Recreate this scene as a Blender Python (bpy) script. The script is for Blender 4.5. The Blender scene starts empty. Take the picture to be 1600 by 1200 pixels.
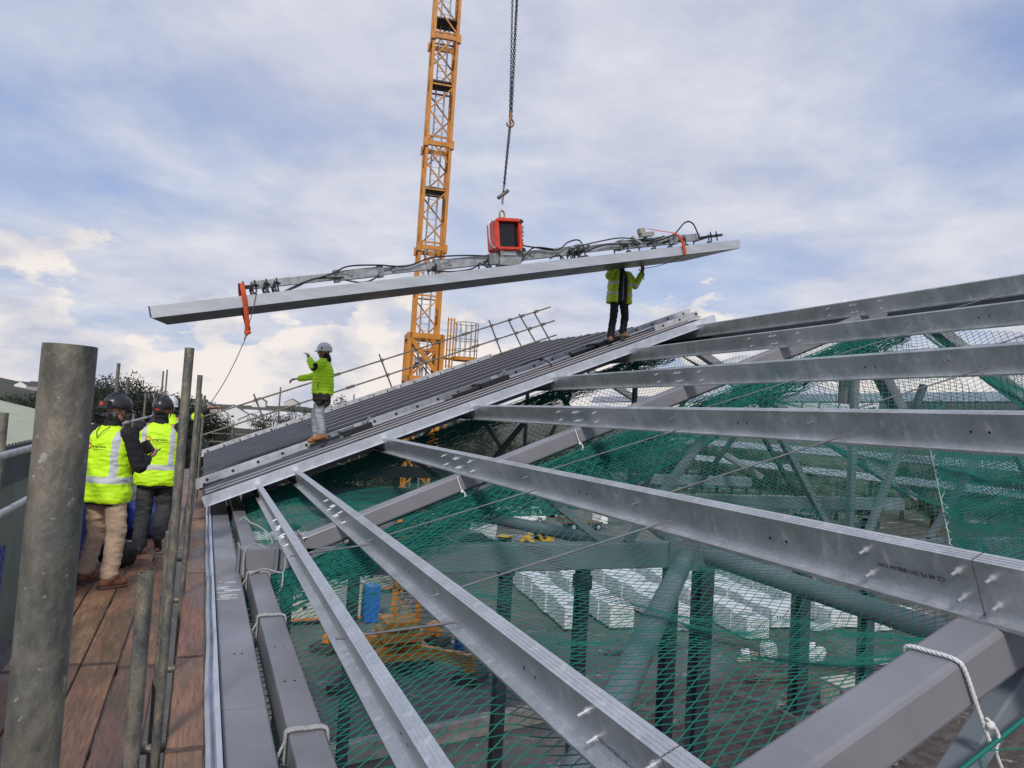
import bpy, bmesh, math, random
from mathutils import Vector as V, Matrix, Quaternion, noise
from mathutils.bvhtree import BVHTree
R = math.radians
random.seed(7)
scene = bpy.context.scene
COL = scene.collection

# ---------------------------------------------------------------- camera, sky, sun, exposure
cam_d = bpy.data.cameras.new('camera')
cam = bpy.data.objects.new('camera', cam_d); COL.objects.link(cam)
cam_d.sensor_width = 36.0
cam_d.lens = 36.0 * 1130 / 1600
cam_d.clip_start = 0.05; cam_d.clip_end = 6000
AX = ((0.91871925, 0.0758426, 0.38756011), (-0.39017629, 0.0228078, 0.92045764), (0.0609705, -0.99685892, 0.05054595))
cam.matrix_world = Matrix(((AX[0][0], -AX[0][1], -AX[0][2], 0), (AX[1][0], -AX[1][1], -AX[1][2], 0),
                           (AX[2][0], -AX[2][1], -AX[2][2], 0), (0, 0, 0, 1)))
scene.camera = cam
SUN_EL, SUN_AZ = R(38), R(205)          # azimuth clockwise from +Y
world = bpy.data.worlds.new('World'); scene.world = world; world.use_nodes = True
wt = world.node_tree; wn = wt.nodes; wl = wt.links; wn.clear()
def N(t, typ, **kw):
    n = t.nodes.new(typ)
    for k, v in kw.items():
        if k.startswith('i_'): n.inputs[k[2:].replace('_', ' ')].default_value = v
        else: setattr(n, k, v)
    return n
def build_sky():
    sky = N(wt, 'ShaderNodeTexSky', sky_type='NISHITA', sun_disc=False, sun_elevation=SUN_EL, sun_rotation=SUN_AZ,
            altitude=60, air_density=1.2, dust_density=1.2, ozone_density=1.4)
    out = N(wt, 'ShaderNodeOutputWorld'); bg = N(wt, 'ShaderNodeBackground'); bg.inputs['Strength'].default_value = 0.1
    tc = N(wt, 'ShaderNodeTexCoord'); sep = N(wt, 'ShaderNodeSeparateXYZ'); wl.new(tc.outputs['Generated'], sep.inputs[0])
    def M(op, a, b=None, c=None, clamp=False):
        n = N(wt, 'ShaderNodeMath', operation=op, use_clamp=clamp)
        for i, x in enumerate((a, b, c)):
            if x is None: continue
            if isinstance(x, (int, float)): n.inputs[i].default_value = x
            else: wl.new(x, n.inputs[i])
        return n.outputs[0]
    zc = M('MAXIMUM', sep.outputs[2], 0.0)
    den = M('ADD', zc, 0.16)
    u = M('DIVIDE', sep.outputs[0], den); v = M('DIVIDE', sep.outputs[1], den)
    cmb = N(wt, 'ShaderNodeCombineXYZ'); wl.new(u, cmb.inputs[0]); wl.new(v, cmb.inputs[1])
    def noi(vec, scale, det, rough, off=(0, 0, 0), rot=0, sc=(1, 1, 1), dist=0.0):
        mp = N(wt, 'ShaderNodeMapping'); mp.inputs['Location'].default_value = off
        mp.inputs['Rotation'].default_value = (0, 0, rot); mp.inputs['Scale'].default_value = sc
        wl.new(vec, mp.inputs[0])
        n = N(wt, 'ShaderNodeTexNoise'); n.inputs['Scale'].default_value = scale; n.inputs['Detail'].default_value = det
        n.inputs['Roughness'].default_value = rough; n.inputs['Distortion'].default_value = dist
        wl.new(mp.outputs[0], n.inputs['Vector']); return n.outputs[0]
    def ramp(fac, stops):
        r = N(wt, 'ShaderNodeValToRGB'); wl.new(fac, r.inputs[0]); e = r.color_ramp.elements
        e[0].position, e[0].color = stops[0]; e[1].position, e[1].color = stops[1]
        for p, c in stops[2:]:
            x = e.new(p); x.color = c
        return r.outputs[0]
    g = lambda x: (x, x, x, 1)
    # high, soft sheet of cloud with wide blue openings
    a1 = noi(cmb.outputs[0], 0.70, 8, 0.54, SKO, R(35), (1.0, 0.8, 1), 0.15)
    a2 = noi(cmb.outputs[0], 2.2, 9, 0.58, (0.6, 7.2, 0), R(30), (1, 1.05, 1), 0.1)
    hi = ramp(M('ADD', M('MULTIPLY', a1, 0.85), M('MULTIPLY', a2, 0.16)), [(0.385, g(0.08)), (0.585, g(1.0))])
    low = M('SUBTRACT', 1.0, M('MULTIPLY', zc, 2.2), clamp=True)
    hi = M('ADD', hi, M('MULTIPLY', low, 0.42), clamp=True)
    # low cumulus banks near the horizon
    b = noi(tc.outputs['Generated'], 6.5, 9, 0.52, CUO, 0, (1, 1, 1.9), 0.1)
    edge = ramp(M('ADD', b, M('MULTIPLY', M('SUBTRACT', 0.115, zc), 1.9)), [(0.485, g(0)), (0.515, g(1))])
    shade = noi(tc.outputs['Generated'], 8.5, 7, 0.55, (CUO[0] + .02, CUO[1], CUO[2] - .07), 0, (1, 1, 1.9), 0.15)
    mix1 = N(wt, 'ShaderNodeMixRGB'); wl.new(hi, mix1.inputs[0]); 
    bl = N(wt, 'ShaderNodeMixRGB', blend_type='MULTIPLY'); bl.inputs[0].default_value = 1
    wl.new(sky.outputs[0], bl.inputs[1]); bl.inputs[2].default_value = SKYT
    bl2 = N(wt, 'ShaderNodeMixRGB'); bl2.inputs[0].default_value = 0.5; wl.new(bl.outputs[0], bl2.inputs[1]); bl2.inputs[2].default_value = SKYB
    wl.new(bl2.outputs[0], mix1.inputs[1])
    tone = ramp(a2, [(0.35, CL_D), (0.68, CL_L)])
    wl.new(tone, mix1.inputs[2])
    cum = ramp(shade, [(0.38, CU_D), (0.58, CU_L)])
    mix2 = N(wt, 'ShaderNodeMixRGB'); wl.new(edge, mix2.inputs[0]); wl.new(mix1.outputs[0], mix2.inputs[1]); wl.new(cum, mix2.inputs[2])
    wl.new(mix2.outputs[0], bg.inputs[0]); wl.new(bg.outputs[0], out.inputs[0])
SKO = (3.1, 1.2, 0); CUO = (4.75, 2.1, 0.35)
SKYT = (1.0, 1.0, 1.15, 1); SKYB = (3.1, 4.25, 7.2, 1)
CL_D = (4.9, 5.3, 6.7, 1); CL_L = (7.1, 7.2, 7.8, 1)
CU_D = (5.0, 5.35, 6.5, 1); CU_L = (8.6, 8.0, 7.6, 1)
build_sky()
sun_d = bpy.data.lights.new('sun', 'SUN'); sun_d.energy = 2.3; sun_d.angle = R(8); sun_d.color = (1, .93, .84)
sun = bpy.data.objects.new('sun', sun_d); COL.objects.link(sun)
sdir = V((math.sin(SUN_AZ) * math.cos(SUN_EL), math.cos(SUN_AZ) * math.cos(SUN_EL), math.sin(SUN_EL)))
sun.rotation_euler = sdir.to_track_quat('Z', 'Y').to_euler()
scene.view_settings.view_transform = 'Standard'; scene.view_settings.look = 'None'
scene.view_settings.exposure = 0.08; scene.view_settings.gamma = 1.0; scene.view_settings.use_curve_mapping = False

# ---------------------------------------------------------------- frame of the building
# origin = the camera's eye; +Y runs along the eaves, +X goes up-slope, Z is up
TH = R(22.4); CT, ST, TT = math.cos(TH), math.sin(TH), math.tan(TH)
SL = V((CT, 0, ST)); NR = V((-ST, 0, CT)); YY = V((0, 1, 0))
def on(s, y, h):                      # point at distance s up the slope, y along it, h below the eye (square to the slope)
    return SL * s + YY * y - NR * h
def xz(x, h): return -h / CT + x * TT  # height of the plane h at x
GZ = -12.0

# ---------------------------------------------------------------- materials
MATS = {}
def mat(name, col, rough=0.6, metal=0.0, noise_s=None, amt=0.25, bump=0.0, bump_s=40, col2=None, spec=None, stretch=None, coat=0, streak=None, emit=None):
    if name in MATS: return MATS[name]
    m = bpy.data.materials.new(name); m.use_nodes = True; t = m.node_tree; b = t.nodes['Principled BSDF']
    b.inputs['Roughness'].default_value = rough; b.inputs['Metallic'].default_value = metal
    b.inputs['Base Color'].default_value = (*col, 1)
    if spec is not None: b.inputs['Specular IOR Level'].default_value = spec
    if coat: b.inputs['Coat Weight'].default_value = coat
    tc = N(t, 'ShaderNodeTexCoord'); src = tc.outputs['Object']
    if stretch:
        mp = N(t, 'ShaderNodeMapping'); mp.inputs['Scale'].default_value = stretch; t.links.new(src, mp.inputs[0]); src = mp.outputs[0]
    if noise_s:
        n = N(t, 'ShaderNodeTexNoise'); n.inputs['Scale'].default_value = noise_s; n.inputs['Detail'].default_value = 7
        n.inputs['Roughness'].default_value = .62
        t.links.new(src, n.inputs['Vector'])
        r = N(t, 'ShaderNodeValToRGB'); e = r.color_ramp.elements; e[0].position = .37; e[1].position = .63
        c2 = col2 or tuple(min(1, c * (1 + amt)) for c in col); c1 = tuple(c * (1 - amt) for c in col) if not col2 else col
        e[0].color = (*c1, 1); e[1].color = (*c2, 1)
        t.links.new(n.outputs[0], r.inputs[0]); t.links.new(r.outputs[0], b.inputs['Base Color'])
        if streak:      # cement splashes and scratches
            n5 = N(t, 'ShaderNodeTexNoise'); n5.inputs['Scale'].default_value = 85; n5.inputs['Detail'].default_value = 4; t.links.new(tc.outputs['Object'], n5.inputs[0])
            r5 = N(t, 'ShaderNodeValToRGB'); q = r5.color_ramp.elements; q[0].position, q[0].color = .655, (0, 0, 0, 1); q[1].position, q[1].color = .70, (.8, .8, .8, 1); t.links.new(n5.outputs[0], r5.inputs[0])
            n6 = N(t, 'ShaderNodeTexNoise'); n6.inputs['Scale'].default_value = 7; n6.inputs['Detail'].default_value = 5; t.links.new(tc.outputs['Object'], n6.inputs[0])
            r6 = N(t, 'ShaderNodeValToRGB'); q = r6.color_ramp.elements; q[0].position, q[0].color = .40, (.72, .76, .80, 1); q[1].position, q[1].color = .62, (1.12, 1.02, .92, 1); t.links.new(n6.outputs[0], r6.inputs[0])
            m6 = N(t, 'ShaderNodeMixRGB', blend_type='MULTIPLY'); m6.inputs[0].default_value = 1; t.links.new(r.outputs[0], m6.inputs[1]); t.links.new(r6.outputs[0], m6.inputs[2])
            m5 = N(t, 'ShaderNodeMixRGB'); m5.inputs[2].default_value = (.42, .42, .40, 1); t.links.new(r5.outputs[0], m5.inputs[0]); t.links.new(m6.outputs[0], m5.inputs[1]); t.links.new(m5.outputs[0], b.inputs['Base Color'])
        rr = N(t, 'ShaderNodeMapRange'); rr.inputs[3].default_value = max(.05, rough - .1); rr.inputs[4].default_value = min(1, rough + .14)
        n3 = N(t, 'ShaderNodeTexNoise'); n3.inputs['Scale'].default_value = noise_s * .6; n3.inputs['Detail'].default_value = 5; t.links.new(src, n3.inputs['Vector'])
        t.links.new(n3.outputs[0], rr.inputs[0]); t.links.new(rr.outputs[0], b.inputs['Roughness'])
    if bump:
        n2 = N(t, 'ShaderNodeTexNoise'); n2.inputs['Scale'].default_value = bump_s; n2.inputs['Detail'].default_value = 6
        t.links.new(src, n2.inputs['Vector'])
        bp = N(t, 'ShaderNodeBump'); bp.inputs['Strength'].default_value = bump; bp.inputs['Distance'].default_value = .02
        t.links.new(n2.outputs[0], bp.inputs['Height']); t.links.new(bp.outputs[0], b.inputs['Normal'])
    MATS[name] = m; return m

def galv_mat(name, base, rough, metal, stain=.35):
    m = bpy.data.materials.new(name); m.use_nodes = True; t = m.node_tree; b = t.nodes['Principled BSDF']; L = t.links
    tc = N(t, 'ShaderNodeTexCoord')
    vo = N(t, 'ShaderNodeTexVoronoi'); vo.inputs['Scale'].default_value = 55; L.new(tc.outputs['Object'], vo.inputs['Vector'])
    bw = N(t, 'ShaderNodeRGBToBW'); L.new(vo.outputs['Color'], bw.inputs[0])
    n1 = N(t, 'ShaderNodeTexNoise'); n1.inputs['Scale'].default_value = 2.6; n1.inputs['Detail'].default_value = 9; n1.inputs['Roughness'].default_value = .68; L.new(tc.outputs['Object'], n1.inputs[0])
    mp = N(t, 'ShaderNodeMapping'); mp.inputs['Scale'].default_value = (9, 9, .8); L.new(tc.outputs['Object'], mp.inputs[0])
    n2 = N(t, 'ShaderNodeTexNoise'); n2.inputs['Scale'].default_value = 1.6; n2.inputs['Detail'].default_value = 7; n2.inputs['Roughness'].default_value = .6; L.new(mp.outputs[0], n2.inputs[0])
    r1 = N(t, 'ShaderNodeValToRGB'); e = r1.color_ramp.elements; e[0].position, e[0].color = .36, (*[c * .84 for c in base], 1); e[1].position, e[1].color = .66, (*[min(1, c * 1.08) for c in base], 1); L.new(n1.outputs[0], r1.inputs[0])
    mr = N(t, 'ShaderNodeMapRange'); mr.inputs[3].default_value = .90; mr.inputs[4].default_value = 1.10; L.new(bw.outputs[0], mr.inputs[0])
    mm = N(t, 'ShaderNodeVectorMath', operation='SCALE'); L.new(r1.outputs[0], mm.inputs[0]); L.new(mr.outputs[0], mm.inputs['Scale'])
    # chalky white bloom in streaks and patches
    r2 = N(t, 'ShaderNodeValToRGB'); e = r2.color_ramp.elements; e[0].position, e[0].color = .56, (0, 0, 0, 1); e[1].position, e[1].color = .74, (stain, stain, stain, 1); L.new(n2.outputs[0], r2.inputs[0])
    mx = N(t, 'ShaderNodeMixRGB'); mx.inputs[2].default_value = (.56, .56, .54, 1); L.new(r2.outputs[0], mx.inputs[0]); L.new(mm.outputs[0], mx.inputs[1]); L.new(mx.outputs[0], b.inputs['Base Color'])
    me_ = N(t, 'ShaderNodeMapRange'); me_.inputs[2].default_value = max(.01, stain); me_.inputs[3].default_value = metal; me_.inputs[4].default_value = metal * .35; L.new(r2.outputs[0], me_.inputs[0]); L.new(me_.outputs[0], b.inputs['Metallic'])
    rr = N(t, 'ShaderNodeMapRange'); rr.inputs[1].default_value = .3; rr.inputs[2].default_value = .7; rr.inputs[3].default_value = rough - .08; rr.inputs[4].default_value = rough + .16; L.new(n1.outputs[0], rr.inputs[0]); L.new(rr.outputs[0], b.inputs['Roughness'])
    bp = N(t, 'ShaderNodeBump'); bp.inputs['Strength'].default_value = .05; bp.inputs['Distance'].default_value = .01; L.new(n1.outputs[0], bp.inputs['Height']); L.new(bp.outputs[0], b.inputs['Normal'])
    return m
galv = galv_mat('galvanised_steel', (.60, .625, .645), .34, .74, .24)
def paint_mat(name, base, rough):
    m = bpy.data.materials.new(name); m.use_nodes = True; t = m.node_tree; b = t.nodes['Principled BSDF']; L = t.links
    tc = N(t, 'ShaderNodeTexCoord'); 
    def no(s, d, r, sc=(1, 1, 1)):
        mp = N(t, 'ShaderNodeMapping'); mp.inputs['Scale'].default_value = sc; L.new(tc.outputs['Object'], mp.inputs[0])
        n = N(t, 'ShaderNodeTexNoise'); n.inputs['Scale'].default_value = s; n.inputs['Detail'].default_value = d; n.inputs['Roughness'].default_value = r; L.new(mp.outputs[0], n.inputs[0]); return n.outputs[0]
    def rp(f, a, c, ca_, cb_):
        r = N(t, 'ShaderNodeValToRGB'); e = r.color_ramp.elements; e[0].position, e[0].color = a, (*ca_, 1); e[1].position, e[1].color = c, (*cb_, 1); L.new(f, r.inputs[0]); return r.outputs[0]
    c1 = rp(no(1.1, 6, .6), .36, .66, [c * .86 for c in base], [c * 1.12 for c in base])
    dust = rp(no(3.4, 9, .72), .56, .72, (0, 0, 0), (.30, .30, .30)); mx = N(t, 'ShaderNodeMixRGB'); L.new(dust, mx.inputs[0]); L.new(c1, mx.inputs[1]); mx.inputs[2].default_value = (.36, .35, .34, 1)
    scr = rp(no(2.0, 10, .8, (3, 26, 26)), .70, .73, (0, 0, 0), (.5, .5, .5)); m2 = N(t, 'ShaderNodeMixRGB'); L.new(scr, m2.inputs[0]); L.new(mx.outputs[0], m2.inputs[1]); m2.inputs[2].default_value = (.42, .42, .44, 1)
    L.new(m2.outputs[0], b.inputs['Base Color'])
    rr = N(t, 'ShaderNodeMapRange'); rr.inputs[1].default_value = .35; rr.inputs[2].default_value = .65; rr.inputs[3].default_value = rough - .14; rr.inputs[4].default_value = rough + .16; L.new(no(.8, 5, .6), rr.inputs[0]); L.new(rr.outputs[0], b.inputs['Roughness'])
    bp = N(t, 'ShaderNodeBump'); bp.inputs['Strength'].default_value = .12; bp.inputs['Distance'].default_value = .004; L.new(no(55, 3, .5), bp.inputs['Height']); L.new(bp.outputs[0], b.inputs['Normal'])
    return m
galv_b = mat('galvanised_bright', (.60, .64, .70), .42, .55, 5.0, .10, .1, 30)
rodm = mat('rod_steel', (.17, .18, .19), .6, .4, 9, .2)
zinc = mat('zinc_bolt', (.56, .58, .60), .38, .6)
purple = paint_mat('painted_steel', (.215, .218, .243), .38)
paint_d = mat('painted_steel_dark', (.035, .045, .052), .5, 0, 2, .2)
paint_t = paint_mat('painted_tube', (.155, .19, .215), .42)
tube_g = mat('scaffold_galvanised', (.105, .11, .098), .48, .3, 34, .3, .2, 90, col2=(.235, .225, .19), stretch=(1, 1, .5), streak=1)
tube_c = mat('scaffold_clean', (.42, .43, .44), .5, .4, 9, .2, .1, 60)
coup = mat('coupler_steel', (.16, .14, .12), .6, .5, 20, .3)
wood_d = mat('board_end_steel', (.35, .36, .36), .5, .8)
netm = mat('net_cord', (.004, .155, .125), .7)
net_e = mat('net_edge_rope', (.35, .42, .38), .8)
rope_w = mat('white_rope', (.68, .69, .68), .75, 0, 60, .12)
rope_g = mat('grey_rope', (.36, .37, .38), .8, 0, 60, .2)
yellow = mat('crane_yellow', (.50, .20, .022), .45, 0, 2, .18)
black = mat('black_rubber', (.015, .015, .018), .5)
blackm = mat('black_steel', (.03, .032, .036), .45, .3)
dark_roof = mat('roof_sheet_dark', (.034, .035, .045), .62, 0, 2.5, .2, spec=.25)
dark_roof2 = mat('roof_sheet_lower', (.042, .052, .072), .5, 0, 2.5, .2, spec=.25)
seam = mat('seam_light', (.40, .39, .42), .5, .1)
white = mat('white_paint', (.75, .76, .77), .5, 0, 4, .08)
redp = mat('red_paint', (.62, .05, .02), .4, 0, 8, .15)
orange = mat('orange_webbing', (.52, .075, .022), .8, 0, 30, .2)

# ---------------------------------------------------------------- mesh helpers
class MB:
    def __init__(s): s.v = []; s.f = []; s.m = []; s.sm = []
    def add(s, vs, fs, mi=0, smooth=False):
        o = len(s.v); s.v += [V(p) for p in vs]
        for f in fs: s.f.append([o + i for i in f]); s.m.append(mi); s.sm.append(smooth)
        return s
    def box(s, c, d, rot=None, mi=0):
        c = V(c); x, y, z = d[0] / 2, d[1] / 2, d[2] / 2
        vs = [V((a * x, b * y, e * z)) for a in (-1, 1) for b in (-1, 1) for e in (-1, 1)]
        if rot is not None: vs = [rot @ p for p in vs]
        return s.add([c + p for p in vs], [(0, 1, 3, 2), (4, 6, 7, 5), (0, 4, 5, 1), (2, 3, 7, 6), (0, 2, 6, 4), (1, 5, 7, 3)], mi)
    def bar(s, a, b, w, h, up=V((0, 0, 1)), mi=0, bev=0):
        a, b = V(a), V(b); d = (b - a).normalized(); x = d.cross(V(up))
        if x.length < 1e-4: x = d.cross(V((1, 0, 0)))
        x.normalize(); u = x.cross(d).normalized()
        if bev:
            p = [(-w/2+bev, -h/2), (w/2-bev, -h/2), (w/2-bev*.3, -h/2+bev*.3), (w/2, -h/2+bev), (w/2, h/2-bev), (w/2-bev*.3, h/2-bev*.3), (w/2-bev, h/2), (-w/2+bev, h/2), (-w/2+bev*.3, h/2-bev*.3), (-w/2, h/2-bev), (-w/2, -h/2+bev), (-w/2+bev*.3, -h/2+bev*.3)]
        else: p = [(-w/2, -h/2), (w/2, -h/2), (w/2, h/2), (-w/2, h/2)]
        n = len(p)
        vs = [a + x * q[0] + u * q[1] for q in p] + [b + x * q[0] + u * q[1] for q in p]
        fs = [(i, (i + 1) % n, n + (i + 1) % n, n + i) for i in range(n)] + [tuple(range(n - 1, -1, -1)), tuple(range(n, 2 * n))]
        return s.add(vs, fs, mi, False)
    def tube(s, a, b, r, n=12, r2=None, mi=0, caps=True, open_r=0):
        a, b = V(a), V(b); d = (b - a).normalized(); x = d.orthogonal().normalized(); y = d.cross(x); r2 = r if r2 is None else r2
        vs = []
        for p, q in ((a, r), (b, r2)):
            vs += [p + (x * math.cos(2 * math.pi * i / n) + y * math.sin(2 * math.pi * i / n)) * q for i in range(n)]
        s.add(vs, [(i, (i + 1) % n, n + (i + 1) % n, n + i) for i in range(n)], mi, True)
        if open_r:   # hollow far end
            vs2 = [b + (x * math.cos(2 * math.pi * i / n) + y * math.sin(2 * math.pi * i / n)) * q + d * e for q, e in ((r2, 0), (open_r, 0), (open_r, -.12)) for i in range(n)]
            s.add(vs2, [(k * n + i, k * n + (i + 1) % n, (k + 1) * n + (i + 1) % n, (k + 1) * n + i) for k in range(2) for i in range(n)] + [tuple(range(2 * n, 3 * n))], mi)
            s.add(vs[:n], [tuple(range(n - 1, -1, -1))], mi)
        elif caps: s.add(vs, [tuple(range(n - 1, -1, -1)), tuple(range(n, 2 * n))], mi)
        return s
    def path(s, pts, r, n=6, mi=0, closed=False):
        pts = [V(p) for p in pts]; k = len(pts); rings = []
        x = None
        for i, p in enumerate(pts):
            a = pts[(i - 1) % k] if (closed or i) else p; b = pts[(i + 1) % k] if (closed or i < k - 1) else p
            d = (b - a)
            if d.length < 1e-7: d = V((0, 0, 1))
            d.normalize()
            if x is None: x = d.orthogonal().normalized()
            x = (x - d * x.dot(d))
            if x.length < 1e-5: x = d.orthogonal()
            x.normalize(); y = d.cross(x)
            rr = r[i] if isinstance(r, (list, tuple)) else r
            rings.append([p + (x * math.cos(2 * math.pi * j / n) + y * math.sin(2 * math.pi * j / n)) * rr for j in range(n)])
        vs = [p for g in rings for p in g]; fs = []
        for i in range(k if closed else k - 1):
            i2 = (i + 1) % k
            for j in range(n): fs.append((i * n + j, i * n + (j + 1) % n, i2 * n + (j + 1) % n, i2 * n + j))
        s.add(vs, fs, mi, True)
        if not closed: s.add(vs, [tuple(range(n - 1, -1, -1)), tuple(range((k - 1) * n, k * n))], mi)
        return s
    def extrude(s, prof, a, b, X, U, mi=0, closed=True):   # profile (x,u) pairs swept from a to b
        a, b, X, U = V(a), V(b), V(X), V(U); n = len(prof)
        vs = [a + X * p[0] + U * p[1] for p in prof] + [b + X * p[0] + U * p[1] for p in prof]
        fs = [(i, (i + 1) % n, n + (i + 1) % n, n + i) for i in range(n if closed else n - 1)]
        s.add(vs, fs, mi)
        return s
    def ball(s, c, r, n=10, m=7, mi=0, rot=None):
        c = V(c); rx, ry, rz = (r, r, r) if isinstance(r, (int, float)) else r
        vs = [V((0, 0, rz))]
        for i in range(1, m):
            t = math.pi * i / m
            for j in range(n):
                a = 2 * math.pi * j / n; vs.append(V((rx * math.sin(t) * math.cos(a), ry * math.sin(t) * math.sin(a), rz * math.cos(t))))
        vs.append(V((0, 0, -rz)))
        if rot is not None: vs = [rot @ p for p in vs]
        fs = [(0, 1 + j, 1 + (j + 1) % n) for j in range(n)]
        for i in range(m - 2):
            for j in range(n): fs.append((1 + i * n + j, 1 + (i + 1) * n + j, 1 + (i + 1) * n + (j + 1) % n, 1 + i * n + (j + 1) % n))
        L = len(vs) - 1
        fs += [(L, 1 + (m - 2) * n + (j + 1) % n, 1 + (m - 2) * n + j) for j in range(n)]
        return s.add([c + p for p in vs], fs, mi, True)
    def build(s, name, mats, parent=None, loc=None, normals=True):
        me = bpy.data.meshes.new(name)
        base = V(loc) if loc is not None else (V((0, 0, 0)) if parent is not None else V((0, 0, 0)))
        off = base if parent is None else base
        wp = parent_world(parent) if parent is not None else V((0, 0, 0))
        if parent is None and loc is None and s.v:
            xs = [p.x for p in s.v]; ys = [p.y for p in s.v]; zs = [p.z for p in s.v]
            base = V(((min(xs) + max(xs)) / 2, (min(ys) + max(ys)) / 2, min(zs)))
        if parent is not None and s.v and s_world(parent):
            verts = [p - wp for p in s.v]; base = V((0, 0, 0))
        elif parent is not None: verts = s.v; base = V((0, 0, 0))
        else: verts = [p - base for p in s.v]
        me.from_pydata([tuple(p) for p in verts], [], s.f)
        if not isinstance(mats, (list, tuple)): mats = [mats]
        for m in mats: me.materials.append(m)
        for p, mi, sm in zip(me.polygons, s.m, s.sm): p.material_index = mi; p.use_smooth = sm
        me.update()
        if normals:
            bm = bmesh.new(); bm.from_mesh(me); bmesh.ops.recalc_face_normals(bm, faces=bm.faces); bm.to_mesh(me); bm.free()
        o = bpy.data.objects.new(name, me); COL.objects.link(o); o.location = base
        if parent is not None: o.parent = parent
        return o
def parent_world(p):
    w = V((0, 0, 0))
    while p is not None: w += p.location; p = p.parent
    return w
def s_world(p):                        # parents that are only moved (never turned) take world coordinates
    while p is not None:
        if tuple(p.rotation_euler) != (0, 0, 0): return False
        if p.get('_local'): return False
        p = p.parent
    return True
def tag(o, label=None, cat=None, group=None, kind=None):
    if label: o['label'] = label
    if cat: o['category'] = cat
    if group: o['group'] = group
    if kind: o['kind'] = kind
    return o
def empty(name, loc, label, cat, group=None, rz=0, rot=None):
    o = bpy.data.objects.new(name, None); COL.objects.link(o); o.location = loc; o.empty_display_size = .2
    if rz: o.rotation_euler = (0, 0, rz)
    if rot: o.rotation_euler = rot
    return tag(o, label, cat, group)
def lp(a, b, t): return V(a) * (1 - t) + V(b) * t
def text_mesh(txt, size, bold=False):
    cu = bpy.data.curves.new('t', 'FONT'); cu.body = txt; cu.size = size; cu.resolution_u = 2; cu.offset = size * .012 if bold else 0
    o = bpy.data.objects.new('t', cu); COL.objects.link(o)
    bpy.context.view_layer.update()
    me = bpy.data.meshes.new_from_object(o.evaluated_get(bpy.context.evaluated_depsgraph_get()))
    bpy.data.objects.remove(o); return me
def place_text(name, txt, size, m, origin, X, Yv, parent=None, bold=False):
    me = text_mesh(txt, size, bold); X = V(X).normalized(); Yv = V(Yv).normalized(); base = parent_world(parent) if parent else V((0, 0, 0))
    for v in me.vertices:
        c = v.co.copy(); v.co = V(origin) + X * c.x + Yv * c.y - base
    me.materials.append(m); me.update(); o = bpy.data.objects.new(name, me); COL.objects.link(o)
    if parent: o.parent = parent
    return o
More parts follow.
